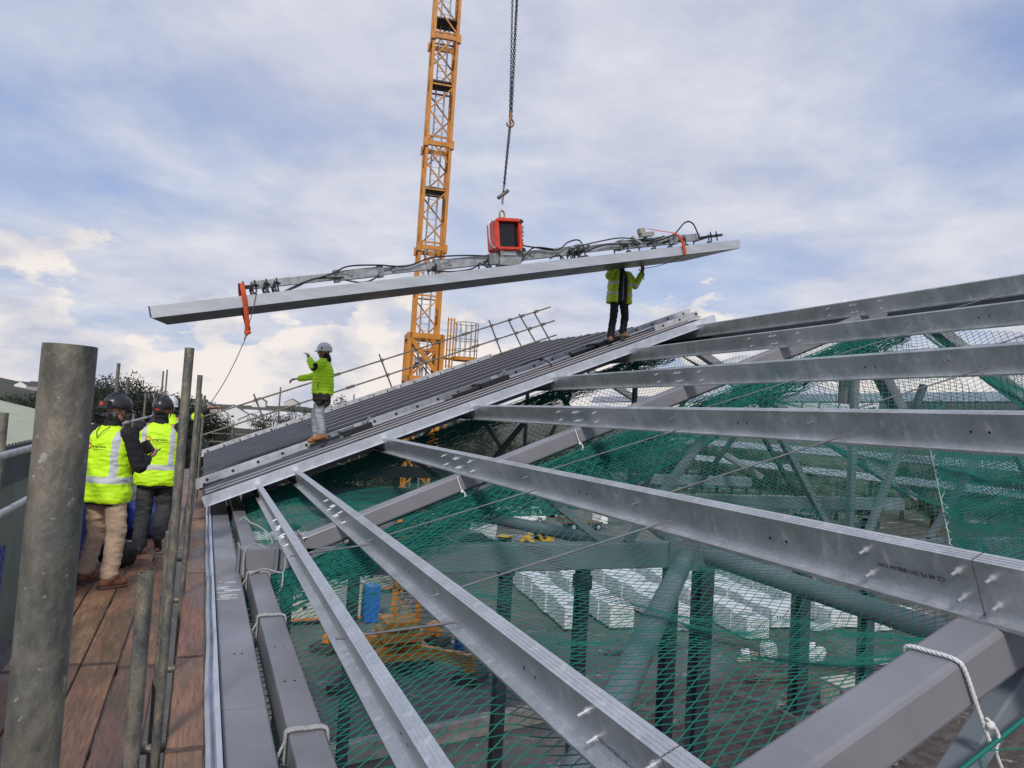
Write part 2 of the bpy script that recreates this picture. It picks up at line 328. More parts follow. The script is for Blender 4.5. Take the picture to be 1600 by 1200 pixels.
# ---------------------------------------------------------------- the ground
def build_ground():
    m = bpy.data.materials.new('yard_ground'); m.use_nodes = True; t = m.node_tree; b = t.nodes['Principled BSDF']; b.inputs['Roughness'].default_value = .85
    tc = N(t, 'ShaderNodeTexCoord'); L = t.links
    def no(s, d, r=.6, o=0):
        mp = N(t, 'ShaderNodeMapping'); mp.inputs['Location'].default_value = (o, o, 0); L.new(tc.outputs['Object'], mp.inputs[0])
        n = N(t, 'ShaderNodeTexNoise'); n.inputs['Scale'].default_value = s; n.inputs['Detail'].default_value = d; n.inputs['Roughness'].default_value = r
        L.new(mp.outputs[0], n.inputs[0]); return n.outputs[0]
    def rp(f, st):
        r = N(t, 'ShaderNodeValToRGB'); L.new(f, r.inputs[0]); e = r.color_ramp.elements
        e[0].position, e[0].color = st[0]; e[1].position, e[1].color = st[1]
        for p, c in st[2:]: e.new(p).color = c
        return r.outputs[0]
    def mx(f, a, c):
        k = N(t, 'ShaderNodeMixRGB'); L.new(f, k.inputs[0]); L.new(a, k.inputs[1]); L.new(c, k.inputs[2]); return k.outputs[0]
    mud = rp(no(1.4, 9, .75), [(.3, (.022, .017, .015, 1)), (.62, (.125, .095, .08, 1)), (.48, (.062, .045, .037, 1)), (.78, (.26, .23, .21, 1))])
    tar = rp(no(.5, 8, .7, 20), [(.3, (.085, .082, .078, 1)), (.7, (.16, .155, .145, 1))])
    grass = rp(no(.08, 8, .7, 50), [(.3, (.028, .036, .018, 1)), (.7, (.065, .075, .035, 1))])
    pud = rp(no(.16, 4, .6, 9), [(.60, (0, 0, 0, 1)), (.63, (1, 1, 1, 1))])
    stone = rp(no(.45, 7, .75, 31), [(.585, (0, 0, 0, 1)), (.64, (1, 1, 1, 1))])
    sep = N(t, 'ShaderNodeSeparateXYZ'); L.new(tc.outputs['Object'], sep.inputs[0])
    # mud inside the footprint, hard standing beyond, rough grass far off
    def mth(op, a, b_=0.0):
        k = N(t, 'ShaderNodeMath', operation=op)
        for i, x in enumerate((a, b_)):
            if isinstance(x, (int, float)): k.inputs[i].default_value = x
            else: L.new(x, k.inputs[i])
        return k.outputs[0]
    wob = mth('MULTIPLY', no(.12, 4, .6, 3), 14)
    s = mth('SUBTRACT', mth('ADD', mth('SUBTRACT', sep.outputs[1], mth('MULTIPLY', sep.outputs[0], .75)), wob), 19)
    f1 = rp(mth('ADD', mth('MULTIPLY', s, .12), .5), [(.3, (0, 0, 0, 1)), (.7, (1, 1, 1, 1))])
    c = mx(f1, mud, tar)
    sw = N(t, 'ShaderNodeRGB'); sw.outputs[0].default_value = (.33, .31, .29, 1); c = mx(stone, c, sw.outputs[0])
    dist = N(t, 'ShaderNodeVectorMath', operation='LENGTH'); L.new(tc.outputs['Object'], dist.inputs[0])
    f2 = rp(mth('MULTIPLY', mth('SUBTRACT', dist.outputs['Value'], 95), .02), [(0, (0, 0, 0, 1)), (1, (1, 1, 1, 1))])
    c = mx(f2, c, grass)
    L.new(c, b.inputs['Base Color'])
    rr = N(t, 'ShaderNodeMapRange'); rr.inputs[3].default_value = .85; rr.inputs[4].default_value = .18; L.new(pud, rr.inputs[0]); L.new(rr.outputs[0], b.inputs['Roughness'])
    bp = N(t, 'ShaderNodeBump'); bp.inputs['Strength'].default_value = .6; bp.inputs['Distance'].default_value = .25; L.new(no(2.2, 8, .7), bp.inputs['Height']); L.new(bp.outputs[0], b.inputs['Normal'])
    mb = MB(); n = 40
    # polar sheet, dense near, reaching the horizon
    rad = [0, 8, 16, 24, 32, 42, 55, 75, 110, 170, 280, 500, 1000, 2000, 4500]; seg = 48
    vs = []
    for r in rad:
        for k in range(seg):
            a = 2 * math.pi * k / seg; x, y = r * math.cos(a), r * math.sin(a)
            z = (noise.noise(V((x * .09, y * .09, 0))) * .25 if 8 < r < 75 else 0)
            vs.append((x, y, z))
    fs = [(i * seg + k, i * seg + (k + 1) % seg, (i + 1) * seg + (k + 1) % seg, (i + 1) * seg + k) for i in range(len(rad) - 1) for k in range(seg)]
    mb.add([(a, b_, c_) for a, b_, c_ in vs], fs, 0, True)
    me = bpy.data.meshes.new('ground'); me.from_pydata([tuple(v) for v in mb.v], [], mb.f); me.materials.append(m)
    for p in me.polygons: p.use_smooth = True
    o = bpy.data.objects.new('ground', me); COL.objects.link(o); o.location = (0, 0, GZ); o['kind'] = 'structure'
build_ground()
def hill(name, cx, cy, lx, ly, h, rot, m, seed, nx=70, ny=26):
    mb = MB(); vs = []; c, s = math.cos(rot), math.sin(rot)
    for j in range(ny + 1):
        for i in range(nx + 1):
            u, v = i / nx * 2 - 1, j / ny * 2 - 1
            f = max(0, (1 - abs(u) ** 2.2)) * max(0, 1 - v * v) ** 1.1
            z = h * f * (.78 + .45 * noise.noise(V((u * 3.1 + seed, v * 1.7, seed)))) - 1.0 + (1.6 * noise.noise(V((u * 14, v * 9, seed))) if f > .05 else 0)
            x, y = u * lx, v * ly
            vs.append((cx + x * c - y * s, cy + x * s + y * c, GZ + z))
    mb.add(vs, [(j * (nx + 1) + i, j * (nx + 1) + i + 1, (j + 1) * (nx + 1) + i + 1, (j + 1) * (nx + 1) + i) for j in range(ny) for i in range(nx)], 0, True)
    o = mb.build(name, m, loc=(cx, cy, GZ)); o['kind'] = 'structure'
    return o
hill_m = mat('moorland', (.035, .04, .028), .95, 0, .02, .4, col2=(.085, .085, .06))
hill_m2 = mat('moorland_dark', (.022, .028, .018), .95, 0, .12, .4, col2=(.05, .05, .032))
hillA = hill('hill', -330, 620, 420, 190, 33, R(12), hill_m, 2.3)
hillB = hill('hill', 140, 560, 420, 110, 13.5, R(-6), hill_m, 5.1)
hillC = hill('hill', 12, 262, 150, 70, 7.6, R(-4), hill_m2, 8.4)
HB = {}
def bvh(o):
    if o.name not in HB:
        me = o.data; HB[o.name] = BVHTree.FromPolygons([v.co + o.location for v in me.vertices], [tuple(p.vertices) for p in me.polygons])
    return HB[o.name]
def drop(o, x, y, default=GZ):
    h = bvh(o).ray_cast(V((x, y, 200)), V((0, 0, -1)))
    return h[0].z if h[0] is not None else default

# ---------------------------------------------------------------- galvanised Z purlins
PS = [0.37, 0.99, 2.55, 4.29, 5.99, 7.81, 9.54]
PNAME = ['lowest silver purlin, beside the eaves beams, seen mostly from above', 'second silver purlin from the eaves, leaving the photo at the bottom',
         'wide silver purlin with a stamped code and a joint over the near rafter', 'silver purlin at eye level running straight to the right edge',
         'silver purlin, third row down from the ridge at the right edge', 'silver purlin with a dusty web, second row down from the ridge', 'topmost silver purlin along the ridge against the sky']
YA, YB = 1.93, 8.45
def bolt_mb(mb, p, d, r=.008, L=.045):
    p = V(p); d = V(d); mb.tube(p, p + d * .004, r * 2.1, 12); mb.tube(p + d * .003, p + d * .015, r * 1.65, 6); mb.tube(p + d * .014, p + d * L, r * .95, 8)
for k, s in enumerate(PS):
    h = 1.5; H = .24; fl = .075; t = .003; lp_ = .018
    root = empty('purlin', on(s, -2.5, h), PNAME[k], 'purlin', 'galvanised purlins along the roof')
    # Z section: web at s-fl, top flange up-slope, bottom flange down-slope, both lipped
    sw = s - fl
    prof = [(0, 0), (fl, 0), (fl, -lp_), (fl - t, -lp_), (fl - t, -t), (t, -t), (t, -H + t) , (t, -H), (-fl + .008, -H), (-fl + .008, -H + lp_), (-fl + .008 + t, -H + lp_), (-fl + .008 + t, -H + t), (0, -H + t)]
    prof = [(a, b) for a, b in prof]
    def zseg(y0, y1, off=0.0):
        mb = MB(); a = on(sw, y0, h) + NR * off; b = on(sw, y1, h) + NR * off
        mb.extrude(prof, a, b, SL, NR)
        n = len(prof)
        mb.add([a + SL * p[0] + NR * p[1] for p in prof], [tuple(range(n))]); mb.add([b + SL * p[0] + NR * p[1] for p in prof], [tuple(range(n))[::-1]])
        # rolled grooves along the top flange
        for g in (.25, .5, .75): mb.bar(a + SL * fl * g + NR * .0012, b + SL * fl * g + NR * .0012, .005, .0024, NR)
        return mb
    y_end = 22.4
    jo = YA + (.03 if k < 3 else .0); jo2 = YB
    zseg(-3.2, jo - .004).build('web', galv, root)
    zseg(jo + .004, jo2 - .004).build('web', galv, root)
    zseg(jo2 + .004, y_end).build('web', galv, root)
    mb = MB()      # sleeve behind each joint
    for yj in (jo, jo2):
        mb.bar(on(sw + .007, yj - .55, h + H / 2), on(sw + .007, yj + .55, h + H / 2), .006, H * .9, NR)
    mb.build('joint_sleeve', galv, root)
    nb = [(jo, (-.07, .07, .52)), (jo2, (-.5, -.04, .04, .5))]
    for yj, offs in nb:
        for oy in offs:
            for hb in (.062, .178):
                b_ = MB(); bolt_mb(b_, on(sw, yj + oy, h + hb), -SL, .0075 if k != 2 else .008); b_.build('bolt', zinc, root)
    mb = MB()
    for yh in (3.0, 3.12, 5.2, 5.32, 7.1, 9.6, 10.4):
        mb.tube(on(sw - .0005, yh, h + .12), on(sw - .0022, yh, h + .12), .009, 10)
    mb.build('punched_hole', black, root); root.children[-1]['kind'] = 'stuff'
    if k in (2, 1):
        ink = mat('black_ink', (.02, .02, .025), .7)
        txt = 'CE 48 P5 ZM189B-04 0302'
        yt = 2.10 if k == 2 else 2.12
        place_text('stamped_code', txt, .030, ink, on(sw - .0022, yt, h + .11 + (.0 if k == 2 else .05)), YY, -NR, root)

# ---------------------------------------------------------------- sag rods between the purlins
cnt = 0
words = ['first', 'second', 'third', 'fourth', 'fifth', 'sixth', 'seventh', 'eighth']
for line, (ylo, yhi) in enumerate(((4.42, 4.08), (6.95, 6.6))):
    for k in range(6):
        if line == 1 and k > 0: ylo, yhi = 6.45 - .05 * k, 6.12 - .03 * k
        a = on(PS[k] - .075, ylo, 1.5 + .07 + (.02)); b = on(PS[k + 1] - .075, yhi, 1.5 + .175)
        d = (b - a).normalized(); mb = MB(); mb.tube(a - d * .06, b + d * .02, .0065 if k else .008, 10)
        mb.tube(a - d * .018, a - d * .008, .013, 6)
        mb.tube(b - d * .30, b - d * .12, .0085, 8)
        o = mb.build('sag_rod', rodm)
        tag(o, 'thin tie rod in the %s purlin gap from the eaves, %s row of rods' % (words[k], 'nearer' if line == 0 else 'farther'), 'tie rod', 'tie rods between the purlins')

# ---------------------------------------------------------------- painted frames (rafters, bottom chords, web members)
def tube_b(name, a, b, r, m, label, cat, group=None):
    mb = MB(); mb.tube(a, b, r, 20); o = mb.build(name, m); tag(o, label, cat, group); return o
def box_b(name, a, b, w, h, m, label, cat, group=None, up=(0, 0, 1), bev=.012):
    mb = MB(); mb.bar(a, b, w, h, up, 0, bev); o = mb.build(name, m); tag(o, label, cat, group); return o
RX = 9.75                                # the ridge
rh, rw = .20, .20
FR = [(-4.5, 'behind the camera'), (1.95, 'nearest the camera'), (8.4, 'middle'), (14.75, 'third'), (21.0, 'farthest')]
for y, nm in FR[1:]:
    r = empty('steel_rafter', (0.75, y, xz(.75, 1.74 + rh / 2)), 'sloping grey box rafter, ' + {'nearest the camera': 'the near one with a white rope round it', 'middle': 'the middle one, running up to the ridge', 'third': 'just under the edge of the laid sheets', 'farthest': 'deep under the laid sheets'}[nm], 'rafter', 'painted roof rafters')
    s0 = .42 if y > 3 else .30; s1 = RX / CT
    mb = MB(); mb.bar(on(s0, y, 1.74 + rh / 2), on(s1, y, 1.74 + rh / 2), rw, rh, NR, 0, .022); mb.build('top_member', purple, r)
    # end plate and bolts at the foot
    mb = MB()
    for ds in (.0, .03): mb.bar(on(s0 + ds, y, 1.74 + rh / 2), on(s0 + ds + .02, y, 1.74 + rh / 2), rw + .09, rh + .1, NR)
    mb.build('end_plate', purple, r)
    for dy in (-.115, .115):
        for dh in (-.09, .09):
            b_ = MB(); bolt_mb(b_, on(s0 + .05, y + dy, 1.74 + rh / 2 + dh), SL, .009); b_.build('bolt', zinc, r)
    # cleats that carry the purlins
    for s in PS[1:]:
        mb = MB(); mb.bar(on(s - .07, y, 1.742), on(s - .07, y, 1.56), .14, .008, SL); mb.build('cleat', purple, r)
    # far side of the ridge
    e1 = V((RX + (RX - .5), y, (on(.5, y, 1.84)).z)); apex = on(s1, y, 1.74 + rh / 2)
    mb = MB(); mb.bar(apex, e1, rw, rh, V((ST, 0, CT)), 0, .02); mb.build('far_member', purple, r)
    # bottom chord and web members
    zc = -1.70; hc = .34
    c = empty('truss_chord', (.9, y, zc), 'horizontal dark bottom member of the ' + nm + ' roof frame', 'truss beam', 'bottom chords of the frames')
    mb = MB(); mb.bar((.78, y, zc), (18.5, y, zc), .2, hc, (0, 0, 1), 0, .02); mb.build('chord', paint_t, c)
    ws = [((RX - .35, y, 1.6), (RX - .35, y, zc + .16)), ((7.35, y, .78), (9.1, y, zc + .16)), ((7.1, y, .65), (5.35, y, zc + .16)), ((10.95, y, 1.0), (9.75, y, zc + .16)), ((3.6, y, -.6), (5.0, y, zc + .16)), ((13, y, .4), (14.6, y, zc + .16)), ((12.8, y, .4), (11.2, y, zc + .16)), ((3.4, y, -.7), (2.5, y, zc + .16))]
    for a, b in ws:
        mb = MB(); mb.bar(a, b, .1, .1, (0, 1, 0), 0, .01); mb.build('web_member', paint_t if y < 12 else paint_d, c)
# plan bracing of round tube at the level of the bottom chords
tube_b('bracing_tube', (6.25, 8.3, -1.72), (2.0, 3.6, -2.06), .125, paint_t, 'fat grey round tube slanting from the middle chord down to the bottom of the photo', 'bracing tube', 'round bracing tubes')
tube_b('bracing_tube', (6.62, 8.3, -1.72), (7.06, 4.5, -1.885), .125, paint_t, 'grey round tube running right from the middle chord towards the near rafter', 'bracing tube', 'round bracing tubes')
tube_b('bracing_tube', (6.0, 8.55, -1.72), (4.1, 14.6, -1.8), .1, paint_t, 'round grey tube behind the middle chord, going back to the left over the yard', 'bracing tube', 'round bracing tubes')
tube_b('bracing_tube', (6.3, 8.55, -1.62), (8.2, 14.6, -1.2), .09, paint_t, 'thin round tube behind the middle chord rising back to the right', 'bracing tube', 'round bracing tubes')
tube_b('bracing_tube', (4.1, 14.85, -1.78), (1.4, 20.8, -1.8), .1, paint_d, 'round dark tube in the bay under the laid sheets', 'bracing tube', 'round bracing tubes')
mb = MB(); mb.box((6.2, 8.27, -1.7), (.5, .03, .42)); mb.box((6.6, 8.262, -1.7), (.36, .03, .3))
tag(mb.build('gusset_plate', paint_t), 'flat steel plate where the round tubes meet the middle chord', 'steel plate')

# columns standing in the yard below the frames
def column(x, y, w, ztop, zb, label, cap=True):
    r = empty('steel_column', (x, y, zb), label, 'column', 'dark steel columns under the roof')
    mb = MB(); f = .025 * w / .3
    mb.box((x, y - w / 2, (ztop + zb) / 2), (w, f, ztop - zb)); mb.box((x, y + w / 2, (ztop + zb) / 2), (w, f, ztop - zb)); mb.box((x, y, (ztop + zb) / 2), (f, w - f, ztop - zb))
    mb.build('shaft', paint_d, r)
    mb = MB(); mb.box((x, y, ztop + .02), (w * 1.5, w * 1.3, .04)); mb.box((x, y, ztop - .22), (w * 1.35, w * 1.2, .25)); mb.build('head_plate', paint_d, r)
    mb = MB(); mb.box((x, y, zb + .03), (w * 1.7, w * 1.7, .05)); mb.build('base_plate', paint_d, r)
cols = [(.560, 11.6, .2, -2.6, 'tall dark column under the middle chord, left of the fat slanting tube'), (.79, 10.6, .27, -2.05, 'broad dark column right of the fat slanting tube'),
        (.725, 13.2, .26, -2.6, 'dark column seen just behind the fat slanting tube'), (.43, 15.5, .25, -3.2, 'dark column left of the first wrapped pack row'),
        (.205, 14.5, .2, -2.3, 'dark column beside the blue toilet'), (.118, 14.5, .2, -2.3, 'dark column at the left behind the second eaves beam')]
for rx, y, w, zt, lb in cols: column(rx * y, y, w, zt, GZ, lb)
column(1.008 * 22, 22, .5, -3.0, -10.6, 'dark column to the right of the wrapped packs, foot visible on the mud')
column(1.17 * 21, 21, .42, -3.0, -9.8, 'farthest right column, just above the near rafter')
0 and column(.872 * 25, 25, .34, -3.5, GZ, 'thin column among the wrapped pack rows')
for x, y, s, h in ((1.008 * 22, 22, 1.2, 1.4), (1.17 * 21, 21, 1.2, 2.2)):
    mb = MB(); mb.box((x, y, GZ + h / 2 - .05), (s, s, h)); tag(mb.build('concrete_footing', mat('concrete', (.16, .14, .13), .9, 0, 3, .3)), 'rough concrete footing under the %s right hand column' % ('nearer' if y > 21.5 else 'farther'), 'footing')

for nm_, z_, w_, h_ in (('upper', .84, .30, .26), ('lower', .47, .22, .16)):
    box_b('steel_beam', (14.0, 1.0, z_), (14.0, 11.7, z_), w_, h_, purple, 'grey box beam beyond the ridge at the right edge, %s of two' % nm_, 'beam', 'box beams beyond the ridge')
box_b('steel_strut', (9.5, 8.42, 1.7), (10.75, 8.42, .15), .2, .2, purple, 'thick grey strut dropping from the middle rafter just past the ridge', 'strut')
box_b('steel_strut', (9.45, 8.62, 1.6), (9.45, 8.62, .6), .16, .16, purple, 'short grey upright under the ridge beside the thick strut', 'strut')
# ---------------------------------------------------------------- the slope beyond the ridge, seen from below
for k in range(6):
    x = RX + .5 + 1.62 * k; z = on(RX / CT, 0, 1.5).z - (x - RX) * TT
    mb = MB(); prof = [(0, 0), (.075, 0), (.075, -.02), (.072, -.02), (.072, -.003), (.003, -.003), (.003, -.24), (-.067, -.24), (-.067, -.22), (-.064, -.22), (-.064, -.237), (0, -.237)]
    XL = V((CT, 0, -ST)); NL = V((ST, 0, CT))
    mb.extrude(prof, V((x, -1, z)), V((x, 24, z)), XL, NL)
    tag(mb.build('purlin', galv), 'galvanised purlin on the far side of the roof, %s one down beyond the ridge' % words[k], 'purlin', 'purlins beyond the ridge')
box_b('ridge_shade_bar', (10.0, -3, on(0, 0, 0).z - 2.0 / CT + 10.0 * TT), (10.0, 22, on(0, 0, 0).z - 2.0 / CT + 10.0 * TT), .12, .40, paint_d, 'dark bar filling the shaded gap just under the topmost purlin', 'beam')  # added bar, coloured dark for a purlin in shadow beyond the ridge
# ---------------------------------------------------------------- eaves beams, flashing, ropes
r = empty('eaves_beam', (.36, -1, -1.8), 'broad flat grey eaves beam beside the scaffold boards', 'beam')
def seg_box(x0, x1, z0, z1, y0, y1, m, par, name, bev=.012):
    mb = MB(); mb.bar(((x0 + x1) / 2, y0, (z0 + z1) / 2), ((x0 + x1) / 2, y1, (z0 + z1) / 2), x1 - x0, z1 - z0, (0, 0, 1), 0, bev); return mb.build(name, m, par)
y = -1.5
for i, y1 in enumerate((3.62, 4.62, 5.35, 7.15, 9.2, 12.35, 22.3)):
    seg_box(.222, .480, -2.12, -1.80 - .0015 * (i % 2), y, y1 - .004, purple, r, 'plate'); y = y1
mb = MB()
for yy_, n in ((5.33, 2), (3.6, 0)):
    for j in range(n): mb.tube((.33 + j * .05, yy_ + .3, -1.799), (.33 + j * .05, yy_ + .3, -1.7975), .008, 10)
for j in range(60):
    pass
mb.build('bolt_hole', black, r)
mb = MB(); rng = random.Random(3)
for j in range(16):
    x = .26 + rng.random() * .12; yb = 7.2 + rng.random() * .75; mb.box((x, yb, -1.7985), (.09 + rng.random() * .07, .012 + .01 * rng.random(), .001), Matrix.Rotation(rng.uniform(-.3, .3), 3, 'Z'))
mb.build('white_mark', white, r)  # thin white strips strewn over the top of the plate
r2 = empty('eaves_rail_beam', (.64, 0, -1.72), 'narrow grey box beam with ropes tied round it, beside the lowest purlin', 'beam')
y = -1.5
for i, y1 in enumerate((4.9, 8.15, 22.0)):
    x0 = .545; seg_box(x0, .735, -1.99, -1.745 + .002 * i, y, y1 - .004, purple, r2, 'plate'); y = y1
mb = MB()
for yy_ in (5.55, 4.85, 3.3):
    for j in range(2): mb.tube((.60 + j * .06, yy_, -1.745), (.60 + j * .06, yy_, -1.7415), .008, 10)
mb.build('bolt_hole', black, r2)
# knuckle where the middle rafter meets the beams
mb = MB(); mb.box((.63, 8.4, -1.70), (.36, .22, .3)); mb.box((.84, 8.4, -1.72), (.02, .34, .4)); mb.box((.45, 8.4, -1.7), (.02, .3, .36)); mb.box((.9, 8.4, -1.67), (.16, .19, .2), Matrix.Rotation(-TH, 3, 'Y'))
tag(mb.build('rafter_bracket', purple), 'short grey bracket joining the middle rafter to the eaves beam', 'bracket')
# stone and dark clutter strip between the two beams
# wavy galvanised flashing on its edge
mb = MB(); rows = []
for i in range(121):
    yy_ = .8 + i * .135; w = .006 * math.sin(yy_ * 1.1) + .004 * math.sin(yy_ * 3.3 + 1)
    rows.append([(.135 + w * .4, yy_, -1.86), (.137 + w, yy_, -1.765), (.158 + w, yy_, -1.748), (.163 + w * 1.4, yy_, -1.79), (.180 + w, yy_, -1.80), (.186 + w * .7, yy_, -1.752), (.212, yy_, -1.752), (.214, yy_, -1.80)])
nn = len(rows[0]); mb.add([p for q in rows for p in q], [(i * nn + j, i * nn + j + 1, (i + 1) * nn + j + 1, (i + 1) * nn + j) for i in range(120) for j in range(nn - 1)], 0, False)
tag(mb.build('metal_flashing', galv_b), 'long wavy silver flashing strip beside the inside scaffold board', 'flashing')
def rope_pts(pts, n=14):
    out = []; P = [V(p) for p in pts]; P = [P[0]] + P + [P[-1]]
    for i in range(1, len(P) - 2):
        a, b, c, d = P[i - 1], P[i], P[i + 1], P[i + 2]
        for j in range(n):
            t = j / n; out.append(.5 * ((2 * b) + (c - a) * t + (2 * a - 5 * b + 4 * c - d) * t * t + (3 * b - a - 3 * c + d) * t ** 3))
    out.append(P[-2]); return out
def twisted(mb, pts, r, strands=3, pitch=None, n=10):
    pts = rope_pts(pts, n); pitch = pitch or r * 7
    # arc length
    L = [0]
    for a, b in zip(pts, pts[1:]): L.append(L[-1] + (b - a).length)
    step = max(r * .9, L[-1] / 700); m = max(6, int(L[-1] / step)); res = []; j = 0
    for i in range(m + 1):
        q = L[-1] * i / m
        while j < len(L) - 2 and L[j + 1] < q: j += 1
        res.append(lp(pts[j], pts[j + 1], (q - L[j]) / max(1e-9, L[j + 1] - L[j])))
    x = None; fr = []
    for i in range(len(res)):
        d = (res[min(i + 1, m)] - res[max(i - 1, 0)]).normalized()
        if x is None: x = d.orthogonal().normalized()
        x = (x - d * x.dot(d)).normalized(); fr.append((x.copy(), d.cross(x)))
    for s in range(strands):
        P = []
        for i, p in enumerate(res):
            a = 2 * math.pi * (s / strands + L[-1] * i / m / pitch); P.append(p + (fr[i][0] * math.cos(a) + fr[i][1] * math.sin(a)) * r * .52)
        mb.path(P, r * .56, 6)
def tie(y, w, label, m=rope_g, zz=-1.745, tail=.35):
    mb = MB(); x0, x1, z0 = .535, .745, -2.0
    for d in (0, .022):
        twisted(mb, [(x0 - .004, y + d, z0), (x0 - .006, y + d, zz - .03), (x0 + .01, y + d - .003, zz + .012), ((x0 + x1) / 2, y + d, zz + .014), (x1 - .01, y + d, zz + .010), (x1 + .008, y + d - .02, zz - .04), (x1 + .01, y + d - .03, z0)], w)
    twisted(mb, [(x0 - .01, y, zz - .05), (x0 - .05, y - .06, zz - .12), (x0 - .035, y - .15, zz - .2), (x0 - .02, y - .1, zz - .28), (x0 - .05, y - .2, zz - tail)], w)
    tag(mb.build('rope_tie', m), label, 'rope', 'ropes tied round the narrow eaves beam')
tie(4.08, .009, 'grey rope looped round the narrow eaves beam nearest the bottom of the photo')
tie(6.35, .009, 'grey rope looped round the narrow eaves beam halfway along', tail=.3)
tie(8.0, .009, 'grey rope tied round the narrow eaves beam in front of the rafter bracket')
mb = MB(); twisted(mb, [(.55, 7.9, -1.73), (.7, 8.0, -1.70), (.86, 7.75, -1.68), (.95, 8.3, -1.6), (1.1, 8.25, -1.52)], .009); twisted(mb, [(.86, 7.75, -1.68), (.84, 7.6, -1.8), (.8, 7.7, -1.9)], .008)
twisted(mb, [(.5, 8.2, -1.8), (.52, 8.3, -1.55), (.66, 8.4, -1.52), (.8, 8.3, -1.62)], .008)
tag(mb.build('rope_lashing', rope_g), 'knotted grey rope lashed over the rafter bracket towards the lowest purlin', 'rope')
mb = MB(); twisted(mb, [(.58, 11.4, -1.72), (.66, 11.4, -1.66), (.74, 11.1, -1.70), (.80, 10.6, -1.66), (.9, 10.2, -1.7), (.93, 9.8, -1.75), (.86, 9.7, -1.8)], .011)
tag(mb.build('rope_lashing', net_e), 'pale green net rope tied to the far end of the narrow eaves beam', 'rope')
# white rope round the near rafter
def around(y, s, dy=.10):
    t = 1.74; w = rw / 2 + .012
    return [on(s + .03, y - w - .01, t + rh + .13), on(s + .02, y - w - .004, t + rh - .02), on(s + .01, y - w, t + .04), on(s, y - w + .02, t - .008), on(s - .01, y, t - .014), on(s - .02, y + w - .02, t - .01), on(s - .02, y + w, t + .04), on(s - .02, y + w + .003, t + rh)]
mb = MB(); s_ = 2.14
twisted(mb, around(YA + .02, s_), .0085)
twisted(mb, [on(s_ + .03, YA - .115, 1.74 + rh + .03), on(s_ + .05, YA - .13, 1.74 + rh + .10), on(s_ + .03, YA - .12, 1.74 + rh + .17), on(s_ + .035, YA - .125, 1.74 + rh + .25)], .0065)
mb.ball(on(s_ + .035, YA - .12, 1.74 + rh + .06), .017, 8, 6)
tag(mb.build('white_rope', rope_w), 'thick white rope looped over the near box rafter at the lower right', 'rope')
for s, lb in ((2.36, 'small white rope knot hanging from the middle rafter under the stamped purlin'), (4.05, 'small white rope knot on the middle rafter just right of the first one'), ):
    mb = MB(); twisted(mb, [on(s, 8.28, 1.74), on(s, 8.27, 1.9), on(s + .02, 8.25, 1.97), on(s - .05, 8.25, 2.08)], .008); mb.ball(on(s, 8.26, 1.93), .022, 8, 6); twisted(mb, [on(s, 8.26, 1.93), on(s + .03, 8.26, 2.0), on(s - .01, 8.26, 2.1)], .007)
    tag(mb.build('rope_knot', rope_w), lb, 'rope knot')

